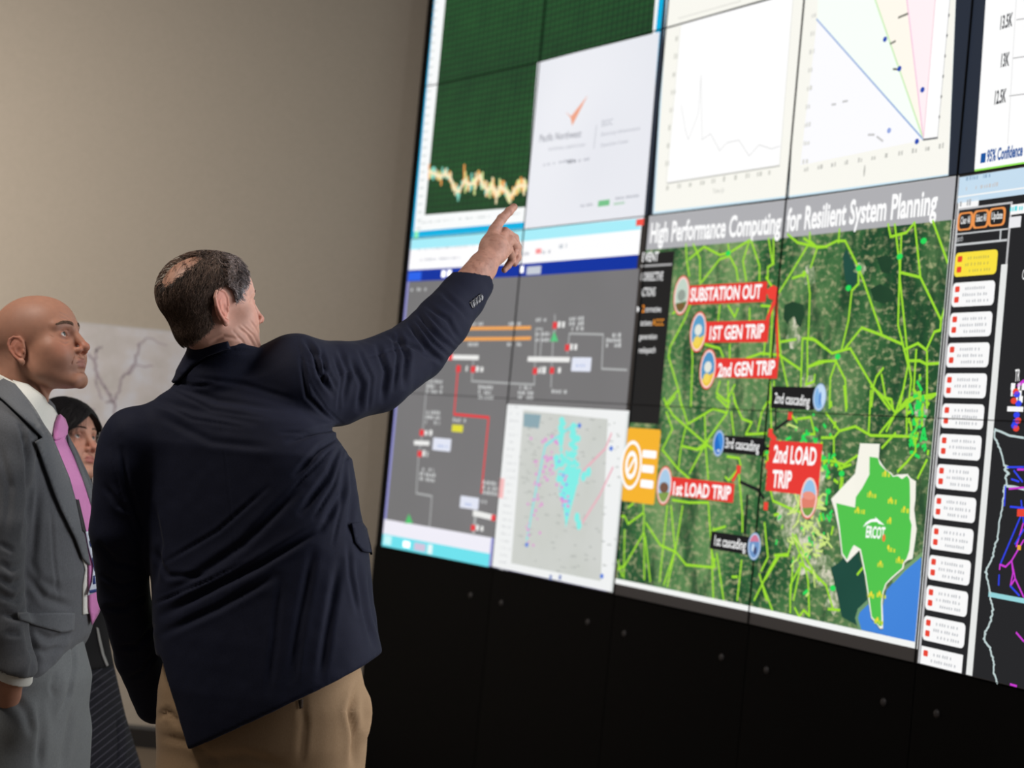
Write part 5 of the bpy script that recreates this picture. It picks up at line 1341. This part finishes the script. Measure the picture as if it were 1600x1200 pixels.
# blazer
def f_jkM(P): return f_jacketM(P)
Vj, Fj = nets(f_jacketM, (-1.05, 3.62, W3(300, 1190, 3.9)[2] - .06), (.06, 4.5, 1.90), .0042, 2.0)
Vj = smooth(Vj, Fj, 2, .5); Nj = vnormals(Vj, Fj)
FL = [
 ([(462, 524), (472, 560), (484, 600), (510, 640), (542, 668)], 2.6, -.0022), ([(170, 668), (178, 730), (196, 800), (222, 860)], 2.6, -.0020), ([(330, 560), (350, 700), (372, 900), (405, 1110)], 2.2, -.0012),
 ([(268, 612), (284, 590), (303, 570), (332, 554), (366, 548), (402, 549)], 4.5, -.005), ([(262, 590), (300, 604), (340, 600)], 7, -.003),
 ([(478, 532), (492, 552), (500, 585), (520, 615)], 8, -.009), ([(500, 545), (508, 565), (506, 600)], 6, -.005), ([(470, 560), (480, 620), (515, 655)], 6, -.006),
 ([(548, 562), (566, 600), (560, 640)], 9, -.007), ([(590, 540), (604, 580), (598, 625)], 9, -.008), ([(620, 520), (636, 556), (632, 604)], 8, -.008),
 ([(655, 490), (680, 520), (706, 545)], 8, -.011), ([(640, 506), (668, 545), (690, 566)], 8, -.009), ([(668, 478), (700, 500), (716, 530)], 7, -.006), ([(604, 524), (640, 540), (678, 560)], 7, -.005),
 ([(690, 455), (716, 480), (735, 500)], 8, -.004), ([(530, 545), (545, 580), (535, 630)], 8, -.005),
 ([(545, 668), (500, 672), (450, 690)], 9, -.006), ([(543, 675), (500, 700), (462, 740)], 10, -.007), ([(541, 680), (515, 740), (470, 800)], 11, -.008), ([(545, 690), (535, 770), (500, 830)], 11, -.007), ([(548, 700), (552, 770), (545, 830)], 9, -.006),
 ([(500, 825), (400, 885), (320, 925), (255, 960)], 13, -.010), ([(470, 760), (380, 850), (260, 930)], 14, -.006), ([(430, 900), (340, 950), (255, 990)], 12, -.006),
 ([(240, 860), (262, 900), (320, 900)], 9, -.004), ([(490, 860), (470, 960), (455, 1060)], 14, -.006), ([(530, 880), (512, 980), (500, 1060)], 13, -.006), ([(440, 900), (430, 1000), (420, 1080)], 13, -.004),
 ([(560, 880), (570, 950), (585, 1010)], 9, -.007), ([(545, 850), (548, 900), (560, 960)], 8, -.005),
 ([(225, 620), (300, 640), (400, 660)], 12, -.003), ([(262, 600), (340, 625), (440, 640)], 9, -.003), ([(300, 590), (380, 600), (460, 625)], 8, -.003), ([(250, 650), (330, 690), (420, 700)], 12, -.003),
 ([(190, 700), (200, 760), (225, 830)], 8, -.006), ([(165, 760), (185, 790), (210, 800)], 9, -.004), ([(155, 850), (180, 880), (215, 885)], 9, -.005), ([(160, 900), (190, 915), (225, 905)], 8, -.005), ([(165, 950), (195, 950), (230, 930)], 9, -.006),
 ([(185, 1010), (215, 1010), (240, 980)], 9, -.006), ([(200, 1060), (225, 1050), (242, 1020)], 8, -.005), ([(240, 790), (250, 850), (243, 910)], 9, -.005),
]
FL = [(p, max(w_ * .72, 2.4), d_ * (1.0 if w_ > 5 else .9)) for p, w_, d_ in FL] + [
 ([(543, 670), (490, 676), (440, 676)], 4, -.003), ([(544, 676), (505, 715), (452, 770)], 4, -.0035), ([(545, 684), (520, 760), (490, 810)], 4, -.0035), ([(547, 690), (540, 760), (520, 850)], 4, -.003),
 ([(330, 905), (280, 925), (240, 945)], 4, -.003), ([(380, 880), (310, 915), (250, 940)], 4, -.003), ([(250, 600), (330, 640), (420, 655)], 4, -.0018), ([(240, 625), (300, 655), (380, 668)], 4, -.0018),
 ([(486, 545), (500, 556), (512, 580), (528, 612)], 4.5, -.0035), ([(522, 556), (534, 590), (528, 640)], 4, -.004), ([(560, 548), (580, 590), (575, 640)], 4, -.004), ([(612, 520), (622, 556), (615, 610)], 4, -.004),
 ([(650, 500), (676, 535), (700, 556)], 4, -.006), ([(664, 486), (696, 520), (716, 540)], 4, -.004), ([(570, 560), (620, 545), (650, 540)], 3, -.002),
 ([(470, 560), (520, 588), (600, 575), (660, 565)], 2.4, -.0012), ([(575, 900), (583, 960), (598, 1010)], 4, -.004), ([(470, 1000), (462, 1060)], 4, -.003), ([(420, 760), (340, 830), (255, 880)], 5, -.003)]
Vj = folds(Vj, Nj, FL)
Vj = Vj + Nj * (.0016 * vnoise(Vj * A(1, 1, .6), 16, 3) + .0007 * vnoise(Vj, 45, 4))[:, None]
jk = to_obj('blazer', Vj, Fj, m_navy, root)
m_seam = cloth('navy_wool_edge', (16, 18, 30), (26, 30, 46), 420, .8, .1)
# collar standing round the neck
drape('collar', [(263, 588), (274, 570), (284, 554), (299, 538), (320, 529), (342, 525), (354, 525), (360, 546), (352, 547), (324, 557), (302, 573), (282, 596), (272, 600)], f_torsoM, 3.7, 4.1, m_navy, jk, .002, .005, 4)
drape('pocket_flap', [(546, 818), (562, 816), (586, 852), (585, 866), (564, 862), (552, 848)], f_jacketM, 3.7, 4.1, m_navy, jk, .002, .004, 4)
for k, (bx, by) in enumerate(((737.5, 476), (742, 472), (746.5, 468.5), (750.5, 465))):
    P, _ = march(f_jacketM, [bx], [by], 4.2, 4.5); N = grad(f_jacketM, P)[0]
    bm = bmesh.new(); R_ = .0092
    rings = [(R_, 0), (R_, .0020), (R_ * .86, .0032), (R_ * .7, .0022), (.001, .0020)]
    prev = None
    for r_, h_ in rings:
        row = [bm.verts.new((r_ * math.cos(a), r_ * math.sin(a), h_)) for a in np.linspace(0, 2 * PI, 16, False)]
        if prev:
            for i in range(16): bm.faces.new((prev[i], prev[(i + 1) % 16], row[(i + 1) % 16], row[i]))
        prev = row
    bmesh.ops.transform(bm, matrix=Matrix.Translation(P[0] + N * .0005) @ Vector(N).to_track_quat('Z', 'Y').to_matrix().to_4x4(), verts=bm.verts)
    o = bm_obj('sleeve_button', bm, m_btn, None, True); o.parent = jk
# trousers
Vp, Fp = nets(f_pantsM, (-.98, 3.7, .02), (-.10, 4.25, W3(300, 1000, 3.9)[2] + .05), .008, 2.0)
Vp = smooth(Vp, Fp, 2); Np = vnormals(Vp, Fp)
Vp = folds(Vp, Np, [([(246, 1120), (262, 1112), (280, 1130)], 7, -.006), ([(560, 1070), (548, 1110), (556, 1150), (552, 1195)], 8, -.012), ([(572, 1075), (576, 1120), (566, 1160)], 6, .008), ([(300, 1190), (380, 1180), (440, 1195)], 10, -.004), ([(470, 1080), (476, 1130), (470, 1190)], 8, -.003), ([(250, 1150), (300, 1160), (350, 1200)], 9, -.004)])
pt = to_obj('trousers', Vp, Fp, m_khaki, root)
drape('back_pocket', [(466, 1094), (474, 1092), (473, 1106), (468, 1108)], f_pantsM, 3.6, 4.1, mat('pocket_slit', (60, 46, 34), .8), pt, .001, .001, 3)
def shoe(root_, x, y, yaw, m, L=.29, w=.052, heel=.03):
    R3 = frame(yaw, 0)
    def f(P):
        q = (P - A(x, y, 0)) @ R3
        d = chain(q, [(0, -.09, .042, .036), (0, .0, .045, .040), (0, .10, .034, .040), (0, .15, .026, .030)], .02)
        d = smin(d, cap(q, (0, -.07, .05), (0, -.055, .11), .042, .045), .02)
        return np.maximum(np.maximum(d, .004 - q[:, 2]), q[:, 2] - .115)
    V, F = nets(f, (x - .25, y - .25, 0), (x + .25, y + .25, .14), .006)
    return to_obj('shoe', V, F, m, root_)
cx = W3(408, 1200, 3.97)[0]
shoe(root, cx - .115, 4.0, 12, m_leather); shoe(root, cx + .115, 4.0, 30, m_leather)
# ------------------------------------------------------------------ the bald man in the grey suit
m_grey = cloth('grey_wool', (84, 86, 90), (112, 114, 118), 330, .85, .12, .3)
m_greyd = cloth('grey_wool_lapel', (92, 95, 99), (118, 121, 125), 330, .85, .12, .3)
m_pink = cloth('pink_silk', (214, 128, 190), (226, 146, 204), 200, .45, .1, .05)
def secF(py, xf, rx, ry, yaw, Y, ex=2.3, side=1):
    """section whose front outline meets the sight line xf"""
    y = math.radians(yaw); hw = math.hypot(rx * math.cos(y), ry * math.sin(y)); p = W3(xf, py, Y)
    return (p[2], p[0] - side * hw, Y, rx, ry, y, ex)
rootB = empty('person', (W3(30, 900, 4.42)[0], 4.42, 0))
tag(rootB, 'bald man in grey suit and pink tie looking up, hand in trouser pocket', 'person')
HB = frame(107, 17, 0); HBp = W3(62, 536, 4.40)
ob = dict(cr=.084, nose=.82, wid=1.0, jaw=.98, eary=.006, earz=-.012, open=.0056, stubble=1, ear=1.0, lip=(172, 112, 104))
neckB = [tuple(HBp + HB @ A(0, -.030, -.045)) + (.060,), tuple(W3(24, 625, 4.42)) + (.070,), tuple(W3(12, 700, 4.44)) + (.080,)]
def f_headB(P): return smin(smin(head_sdf((P - HBp) @ HB, ob), chain(P, neckB), .024), cap(P, HBp + HB @ A(0, -.062, -.045), W3(2, 660, 4.43), .046, .050), .03)
YB_ = 4.42
TORB = [secF(640, 70, .12, .085, 104, YB_), secF(672, 88, .17, .105, 104, YB_), secF(705, 106, .195, .120, 104, YB_), secF(760, 131, .205, .132, 104, YB_), secF(820, 148, .205, .138, 104, YB_),
        secF(900, 150, .20, .138, 104, YB_), secF(960, 137, .195, .136, 104, YB_), secF(1010, 125, .20, .136, 104, YB_), secF(1120, 122, .205, .140, 104, YB_)]
ARB = [WR(6, 690, 4.24, .074), WR(-3, 740, 4.22, .072), WR(-6, 820, 4.20, .066), WR(-10, 900, 4.19, .062), WR(0, 980, 4.20, .059), WR(18, 1042, 4.21, .054), WR(16, 1075, 4.22, .052)]
ARB2 = [WR(60, 690, 4.60, .070), WR(62, 820, 4.66, .062), WR(80, 930, 4.66, .056), WR(100, 1010, 4.62, .05)]
CRC = W3(33, 626, 4.42); CRA = A(.61, .0, .79)
def collar_ring(P, r1, r0, lo, hi):
    q = P - CRC; t = q @ CRA; rr = np.linalg.norm(q - t[:, None] * CRA, axis=1)
    d = np.maximum(np.maximum(rr - r1 + t * .25, r0 - rr - t * .25), np.maximum(lo - t, t - hi))
    return np.maximum(d, P[:, 0] - W3(18, 600, 4.42)[0])
def f_jacketB(P):
    d = loft(P, TORB)
    d = smin(d, chain(P, [WR(2, 672, 4.26, .062), WR(22, 640, 4.36, .060), WR(40, 650, 4.5, .060), WR(58, 672, 4.58, .060)], .02), .04)
    d = smax(d, -chain(P, [tuple(W3(28, 625, 4.42)) + (.070,), tuple(W3(55, 560, 4.42)) + (.085,)]), .004)
    d = smin(d, collar_ring(P, .084, .076, -.055, -.012), .008)
    a, b = W3(124, 990, 4.3), W3(48, 1076, 4.3); n_ = np.cross(b - a, A(0, 1, 0)); n_ = n_ if n_[2] < 0 else -n_
    d = smax(d, plane(P, a, n_), .006); d = smax(d, W3(0, 1084, 4.3)[2] - P[:, 2], .006)
    ar = chain(P, ARB, .01); e0, e1 = W3(26, 1044, 4.21), W3(14, 1075, 4.22)
    ar = smax(ar, plane(P, e0, e1 - e0), .002)
    d = smin(d, ar, .012); d = smin(d, smax(chain(P, ARB2, .01), W3(0, 1010, 4.6)[2] - P[:, 2], .003), .015)
    return d
def f_pantsB(P):
    d = loft(P, [secF(960, 110, .165, .11, 104, YB_), secF(990, 114, .170, .115, 104, YB_), secF(1020, 123, .170, .122, 104, YB_), secF(1060, 134, .175, .132, 104, YB_), secF(1120, 126, .18, .128, 104, YB_), secF(1200, 112, .175, .12, 104, YB_), secF(1260, 100, .165, .11, 104, YB_)])
    R_ = frame(104, 0)[:, 0]; c = A(W3(30, 1200, YB_)[0], YB_, 0)
    for s_, f_ in ((1, .0), (-1, .03)):
        h = c + R_ * s_ * .088
        leg = chain(P, [(h[0] + .01, h[1], .78, .108), (h[0] + .02 + f_, h[1], .46, .082), (h[0] + f_, h[1], .09, .066)], .02)
        d = smin(d, np.maximum(leg, .045 - P[:, 2]), .02)
    return smin(d, ell(P, W3(26, 1128, 4.27), (.055, .05, .055)), .03)
f_shirtB = lambda P: smin(loft(P, [(z - 0, x, y, rx - .010, ry - .012, w_, e) for z, x, y, rx, ry, w_, e in TORB]), chain(P, neckB) - .006, .02)
e1_ = W3(10, 1078, 4.22)
def f_handB(P): return smin(chain(P, [WR(14, 1062, 4.215, .031), WR(12, 1088, 4.245, .029)], .01), ell(P, W3(20, 1120, 4.30), (.040, .022, .05)), .02)
Vh, Fh = nets(f_headB, HBp - A(.17, .16, .26), HBp + A(.17, .16, .17), .0017)
Nh = vnormals(Vh, Fh)
Vh = folds(Vh, Nh, [([(92, 488), (104, 494), (114, 503)], 1.8, -.0009), ([(95, 496), (106, 500), (114, 508)], 1.6, -.0008), ([(92, 533), (102, 538), (110, 534)], 2.2, -.0010), ([(78, 524), (84, 528)], 1.6, -.0008), ([(60, 600), (72, 622), (80, 640)], 5, .003), ([(118, 583), (128, 581)], 2.2, -.0014)])
Vd, Fd = nets(f_handB, W3(10, 1100, 4.22) - A(.08, .06, .12), W3(10, 1080, 4.22) + A(.08, .06, .08), .003)
Vc, Fc = nets(lambda P: np.minimum(np.maximum(f_jacketB(P) + .018, P[:, 2] - (HBp[2] - .13)), f_pantsB(P) + .014), (-1.6, 3.95, .06), (-.7, 4.9, 1.8), .015)
def colB(V):
    q = (V - HBp) @ HB; c = skin_cols(q, ob, (186, 136, 112), 21)
    n = dirs_local(q); sc_ = np.clip((q[:, 2] - .0) * 20 - q[:, 1] * 14 + .3, 0, 1) * np.clip((.095 - q[:, 2]) * 22, 0, 1) * .20
    sc_ = np.maximum(sc_, np.clip((-q[:, 1] + .0) * 20, 0, 1) * np.clip((q[:, 2] + .07) * 20, 0, 1) * np.clip((.08 - q[:, 2]) * 20, 0, 1) * .22)
    c = c * (1 - sc_[:, None]) + np.array(s2l((118, 92, 80))) * sc_[:, None]; return c
person_body('body', [(Vh, Fh), (Vd, Fd), (Vc, Fc)], m_skin, rootB, colB)
m_irisb = mat('iris_grey_green', (84, 90, 86), .12)
gz = HB @ A(.02, 1, .22)
for sd in (-1, 1): make_eye(HB, HBp, sd, 1, gz, m_irisb, rootB)
brow(HB, HBp, 1, lambda P: head_sdf(P, ob), rootB, (96, 74, 60), 1.5, 240)
Vj, Fj = nets(f_jacketB, (-1.55, 3.98, W3(0, 1095, 4.3)[2] - .03), (-.72, 4.86, 1.72), .0052, 2.0)
Vj = smooth(Vj, Fj, 2); Nj = vnormals(Vj, Fj)
FB = [([(36, 668), (44, 720), (46, 780), (38, 850)], 6, -.010), ([(30, 660), (40, 690)], 6, -.005), ([(80, 800), (84, 870), (92, 935)], 4, -.003),
      ([(0, 905), (20, 915), (33, 905)], 7, -.007), ([(0, 930), (25, 938), (36, 928)], 7, -.007), ([(0, 880), (18, 890), (34, 880)], 7, -.005), ([(5, 960), (30, 965), (40, 950)], 7, -.006), ([(10, 990), (32, 990)], 7, -.004), ([(0, 850), (22, 862)], 6, -.004),
      ([(40, 895), (70, 935), (110, 948)], 9, -.007), ([(45, 870), (60, 905), (100, 925)], 9, -.004), ([(50, 985), (80, 1000), (112, 990)], 9, -.007), ([(45, 1010), (70, 1020), (95, 1010)], 8, -.005), ([(40, 975), (55, 1030), (48, 1065)], 9, -.008),
      ([(60, 760), (55, 820), (50, 880)], 9, -.005), ([(0, 700), (15, 760), (12, 830)], 8, -.004), ([(112, 990), (80, 1040), (50, 1060)], 7, .004)]
Vj = folds(Vj, Nj, FB); Vj = Vj + Nj * (.0014 * vnoise(Vj * A(1, 1, .6), 18, 13) + .0005 * vnoise(Vj, 50, 14))[:, None]
jb = to_obj('suit_jacket', Vj, Fj, m_grey, rootB)
fJ = f_jacketB
sh = drape('shirt', [(-14, 584), (0, 585), (35, 603), (62, 624), (75, 635), (86, 651), (90, 668), (98, 700), (110, 740), (122, 790), (132, 840), (140, 900), (139, 958), (128, 960), (128, 915), (132, 890), (124, 860), (110, 800), (95, 760), (77, 700), (50, 655), (23, 618), (0, 604), (-14, 596)],
           lambda P: np.minimum(fJ(P), f_shirtB(P)), 4.0, 4.6, m_shirtw, rootB, .0005, .003, 4)
drape('shirt_collar', [(20, 598), (42, 604), (62, 619), (77, 634), (86, 650), (84, 664), (74, 690), (66, 672), (48, 645), (30, 622)], lambda P: np.minimum(fJ(P), f_shirtB(P)), 4.0, 4.6, m_shirtw, sh, .004, .003, 4)
Vq, Fq = nets(lambda P: collar_ring(P, .078, .072, -.045, .002), CRC - .13, CRC + .13, .0028, 3); to_obj('collar_band', Vq, Fq, m_shirtw, sh)
tie = drape('necktie', [(86, 652), (95, 664), (99, 682), (97, 688), (113, 722), (130, 762), (146, 805), (153, 850), (155, 920), (153, 950), (139, 975), (135, 950), (134, 880), (128, 845), (118, 800), (103, 757), (90, 720), (79, 693), (80, 674)],
            lambda P: np.minimum(fJ(P), f_shirtB(P)), 4.0, 4.6, m_pink, rootB, .006, .003, 4)
drape('tie_knot', [(85, 650), (93, 658), (98, 672), (97, 684), (88, 690), (79, 692), (78, 678), (80, 662)], lambda P: np.minimum(fJ(P), f_shirtB(P)), 4.0, 4.6, m_pink, tie, .009, .006, 3, .004)
drape('lapel', [(-16, 590), (0, 594), (23, 606), (50, 644), (77, 687), (103, 750), (118, 805), (128, 845), (135, 884), (124, 873), (113, 842), (92, 800), (82, 776), (60, 716), (50, 690), (60, 684), (48, 672), (23, 648), (0, 626), (-16, 618)], lambda P: np.minimum(fJ(P), f_shirtB(P)), 4.0, 4.6, m_greyd, jb, .007, .004, 4)
drape('lapel', [(98, 678), (104, 690), (118, 722), (133, 757), (148, 797), (153, 850), (146, 830), (136, 790), (124, 752), (110, 716), (101, 697)], lambda P: np.minimum(fJ(P), f_shirtB(P)), 4.0, 4.6, m_greyd, jb, .008, .004, 3)
drape('pocket_flap', [(26, 957), (113, 956), (112, 985), (93, 987), (55, 977), (27, 968)], fJ, 4.0, 4.5, m_greyd, jb, .003, .004, 4)
m_dark = mat('black_cord', (22, 20, 26), .6); m_badge = mat('badge_card', (214, 222, 236), .35); m_bink = mat('badge_print', (42, 62, 128), .4)
ln = drape('lanyard', [(112, 782), (116, 782), (128, 832), (126, 834), (122, 830)], lambda P: np.minimum(fJ(P), f_shirtB(P)), 4.0, 4.6, m_dark, rootB, .010, .002, 3)
bd = drape('badge', [(126, 831), (131, 830), (135, 842), (143, 854), (143, 880), (147, 921), (129, 929), (136, 908), (138, 884), (131, 858)], lambda P: np.minimum(fJ(P), f_shirtB(P)), 4.0, 4.6, m_badge, ln, .012, .001, 3)
for pg in ([(135, 872), (139, 870), (142, 892), (139, 893)], [(131, 920), (142, 918), (142, 923), (132, 925)], [(131, 845), (134, 846), (134, 856), (132, 852)], [(137, 900), (140, 899), (141, 910), (137, 911)]):
    drape('badge_print', pg, lambda P: np.minimum(fJ(P), f_shirtB(P)), 4.0, 4.6, m_bink, ln, .0135, .0006, 3)
# cuff of the shirt below the sleeve
e0 = W3(18, 1042, 4.21); e1 = W3(16, 1075, 4.22); cp = W3(14, 1075, 4.22) - W3(26, 1044, 4.21); cp = cp / np.linalg.norm(cp); cu = (e1 - e0) / np.linalg.norm(e1 - e0)
def f_cuff(P):
    d = cap(P, e0 + cu * .012, e0 + cu * .05, .0470, .046)
    d = np.maximum(d, plane(P, e0 + cu * .022, cp)); return np.maximum(d, -cap(P, e0 - cu * .03, e0 + cu * .09, .0435, .042))
Vq, Fq = nets(f_cuff, e0 - .09, e0 + .09, .0022); to_obj('shirt_cuff', Vq, Fq, m_shirtw, sh)
Vp, Fp = nets(f_pantsB, (-1.5, 4.0, .02), (-.72, 4.85, W3(0, 955, 4.3)[2] + .02), .008, 2.0)
Vp = smooth(Vp, Fp, 2); Np = vnormals(Vp, Fp)
Vp = folds(Vp, Np, [([(113, 1000), (116, 1040), (108, 1085), (92, 1114)], 4, -.008), ([(62, 1100), (66, 1140), (60, 1200)], 8, -.009), ([(86, 1050), (80, 1075), (86, 1090)], 5, -.005), ([(112, 1110), (105, 1150), (96, 1200)], 7, -.006), ([(20, 1090), (40, 1110), (52, 1150)], 10, -.006), ([(100, 1050), (96, 1090), (84, 1120)], 9, .004)])
to_obj('trousers', Vp, Fp, cloth('grey_trouser_wool', (98, 102, 103), (128, 131, 132), 330, .85, .12, .3), rootB)
c = A(W3(30, 1200, YB_)[0], YB_, 0); R_ = frame(104, 0)[:, 0]
for s_, f_ in ((1, 0), (-1, .03)):
    h = c + R_ * s_ * .088; shoe(rootB, h[0] + f_ + .02, h[1], 104, m_leather)

# ------------------------------------------------------------------ the dark-haired woman between them
rootW = empty('person', (W3(95, 900, 5.3)[0], 5.3, 0))
tag(rootW, 'woman with black hair and dark pinstriped trousers, half hidden between the two men', 'person')
SW = .93; HW = frame(124, 14, -3); HWp = W3(103, 690, 5.30)
ow = dict(cr=.092, nose=.86, wid=.96, jaw=.88, open=.0056, fem=1, lip=(176, 96, 92))
neckW = [tuple(HWp + HW @ A(0, -.025, -.05)) + (.046,), tuple(W3(78, 770, 5.32)) + (.050,), tuple(W3(75, 830, 5.33)) + (.06,)]
def f_headW(P): return smin(head_sdf((P - HWp) @ HW / SW, ow) * SW, chain(P, neckW), .02)
TORW = [secF(800, 108, .10, .07, 110, 5.32), secF(830, 128, .155, .09, 110, 5.32), secF(870, 146, .17, .105, 110, 5.32), secF(920, 158, .17, .118, 110, 5.32), secF(970, 158, .155, .110, 110, 5.32), secF(1020, 162, .17, .115, 110, 5.32), secF(1052, 169, .185, .125, 110, 5.32)]
def f_jacketW(P):
    d = loft(P, TORW)
    for s_, Y0 in ((1, 5.16), (-1, 5.48)):
        d = smin(d, chain(P, [WR(82 + (s_ < 0) * 20, 850, Y0, .055), WR(80 + (s_ < 0) * 20, 930, Y0 - s_ * .02, .046), WR(100 + (s_ < 0) * 10, 1020, Y0, .04)], .01), .02)
    d = smin(d, chain(P, [WR(72, 838, 5.17, .048), WR(70, 806, 5.24, .045), WR(72, 796, 5.32, .05), WR(76, 806, 5.40, .045), WR(84, 838, 5.47, .048)], .02), .04)
    return smax(d, W3(165, 1047, 5.3)[2] - P[:, 2] + 0 * P[:, 0], .004)
def f_pantsW(P):
    d = loft(P, [secF(1000, 160, .165, .115, 110, 5.33), secF(1045, 167, .18, .12, 110, 5.33), secF(1072, 174, .18, .13, 110, 5.33), secF(1124, 187, .18, .14, 110, 5.33), secF(1200, 214, .175, .165, 110, 5.33), secF(1330, 226, .16, .17, 110, 5.33), secF(1480, 236, .15, .17, 110, 5.33)])
    return d
Vh, Fh = nets(f_headW, HWp - A(.15, .15, .24), HWp + A(.15, .15, .15), .0018)
Vc, Fc = nets(lambda P: np.minimum(np.maximum(f_jacketW(P) + .014, P[:, 2] - (HWp[2] - .13)), f_pantsW(P) + .014), (-1.75, 4.95, .06), (-.9, 5.7, 1.45), .015)
person_body('body', [(Vh, Fh), (Vc, Fc)], m_skin, rootW, lambda V: skin_cols((V - HWp) @ HW / SW, ow, (206, 154, 132), 31))
m_irisw = mat('iris_hazel', (92, 84, 76), .1)
for sd in (-1, 1): make_eye(HW, HWp, sd, SW, HW @ A(.03, 1, .25), m_irisw, rootW, .96)
brow(HW, HWp, SW, lambda P: head_sdf(P, ow), rootW, (38, 28, 26), .8, 130)
def maskW(q):
    x, y, z = q[:, 0], q[:, 1], q[:, 2]
    line = .062 - .80 * np.clip(np.abs(x + .012) - .004, 0, .07)            # hair swept from a side parting down past the temple
    front = np.clip((z - line) * 140, 0, 1)
    back = np.clip((.014 - .35 * np.clip(-z, 0, .1) - y) * 120, 0, 1) * np.clip((np.abs(x) - .035) * 80 + (y < 0) * 2, 0, 1)
    return np.maximum(front * (y > -.02), back)
def lockW(q):
    Q = mirror(q); return chain(Q, [(.066, -.010, -.030, .018), (.066, .010, -.085, .018), (.058, .022, -.135, .017), (.050, .020, -.185, .012)], .01) + .0012 * vnoise(q * A(1, 1, .3), 140, 6)
def f_hairW(P):
    q = (P - HWp) @ HW / SW; Q = mirror(q); m = maskW(q)
    d = head_sdf(q, dict(ow, noear=1)) ; 
    d = smin(d, ell(q, (0, -.050, -.045), (.078, .060, .115)), .03)
    d = smin(d, ell(Q, (.060, -.010, -.060), (.020, .034, .085)), .02)
    th = m * (.017 + .0016 * vnoise(q * A(1, 1, .3), 130, 2)) - (1 - m) * .008
    return smin(d - th, lockW(q), .006) * SW
Vs_, Fs_ = nets(f_hairW, HWp - A(.16, .16, .19), HWp + A(.16, .16, .15), .0024, 3)
q = (Vs_ - HWp) @ HW / SW; keep = (maskW(q) > .25) | (lockW(q) < .004); Fk = Fs_[keep[Fs_].all(1)]; used = np.unique(Fk); rem = -np.ones(len(Vs_), int); rem[used] = np.arange(len(used))
hw_ = to_obj('hair', Vs_[used], rem[Fk], m_hair, rootW, np.tile(s2l((14, 11, 13)), (len(used), 1)))
def flowW(P, cur):
    return np.stack([np.sign(P[:, 0] + .012) * (.9 * np.clip(P[:, 2] * 12, 0, 1)), -.35 - 0 * P[:, 1], -1 + 0 * P[:, 1]], 1)
fw = lambda P: smin(head_sdf(P, dict(ow, noear=1)), ell(P, (0, -.050, -.045), (.078, .060, .115)), .03)
rt, Qs = grow(5000, fw, HW, HWp, maskW, flowW, .075, 7, .10, .002, .0178)
strands('hair_strands', HWp + (Qs * SW) @ HW.T, .00055, m_hair, hw_, np.tile(s2l((24, 20, 23)), (len(rt), 1)) * np.random.RandomState(4).uniform(.4, 1.8, (len(rt), 1)))
m_blackw = cloth('black_wool', (14, 13, 16), (24, 22, 26), 400, .8, .04)
m_pin = cloth('pinstripe_wool', (16, 16, 24), (24, 24, 34), 400, .8, .05, .2, stripe=(42, -42, (92, 90, 102), .55))
Vj, Fj = nets(f_jacketW, (-1.7, 5.0, W3(0, 1060, 5.3)[2] - .05), (-.9, 5.66, 1.42), .0065, 2.0); Vj = smooth(Vj, Fj, 2)
Nj = vnormals(Vj, Fj); Vj = Vj + Nj * (.002 * vnoise(Vj, 15, 3))[:, None]
jw = to_obj('jacket', Vj, Fj, m_blackw, rootW)
drape('piping', [(149, 980), (152, 982), (156, 1000), (161, 1022), (168, 1040), (165, 1042), (158, 1024), (153, 1004)], f_jacketW, 4.9, 5.5, mat('pale_piping', (150, 148, 146), .6), jw, .002, .002, 3)
Vp, Fp = nets(f_pantsW, (-1.75, 4.95, .02), (-.85, 5.72, W3(0, 1000, 5.3)[2] + .03), .008, 2.0); Vp = smooth(Vp, Fp, 2); Np = vnormals(Vp, Fp)
Vp = folds(Vp, Np, [([(186, 1124), (188, 1160), (187, 1200)], 6, -.010), ([(118, 1100), (116, 1150), (112, 1200)], 6, -.010), ([(120, 1075), (140, 1068), (160, 1075)], 9, -.006)])
to_obj('trousers', Vp, Fp, m_pin, rootW)
shoe(rootW, W3(150, 1400, 5.3)[0] - .02, 5.25, 110, m_leather); shoe(rootW, W3(150, 1400, 5.3)[0] + .05, 5.42, 110, m_leather)
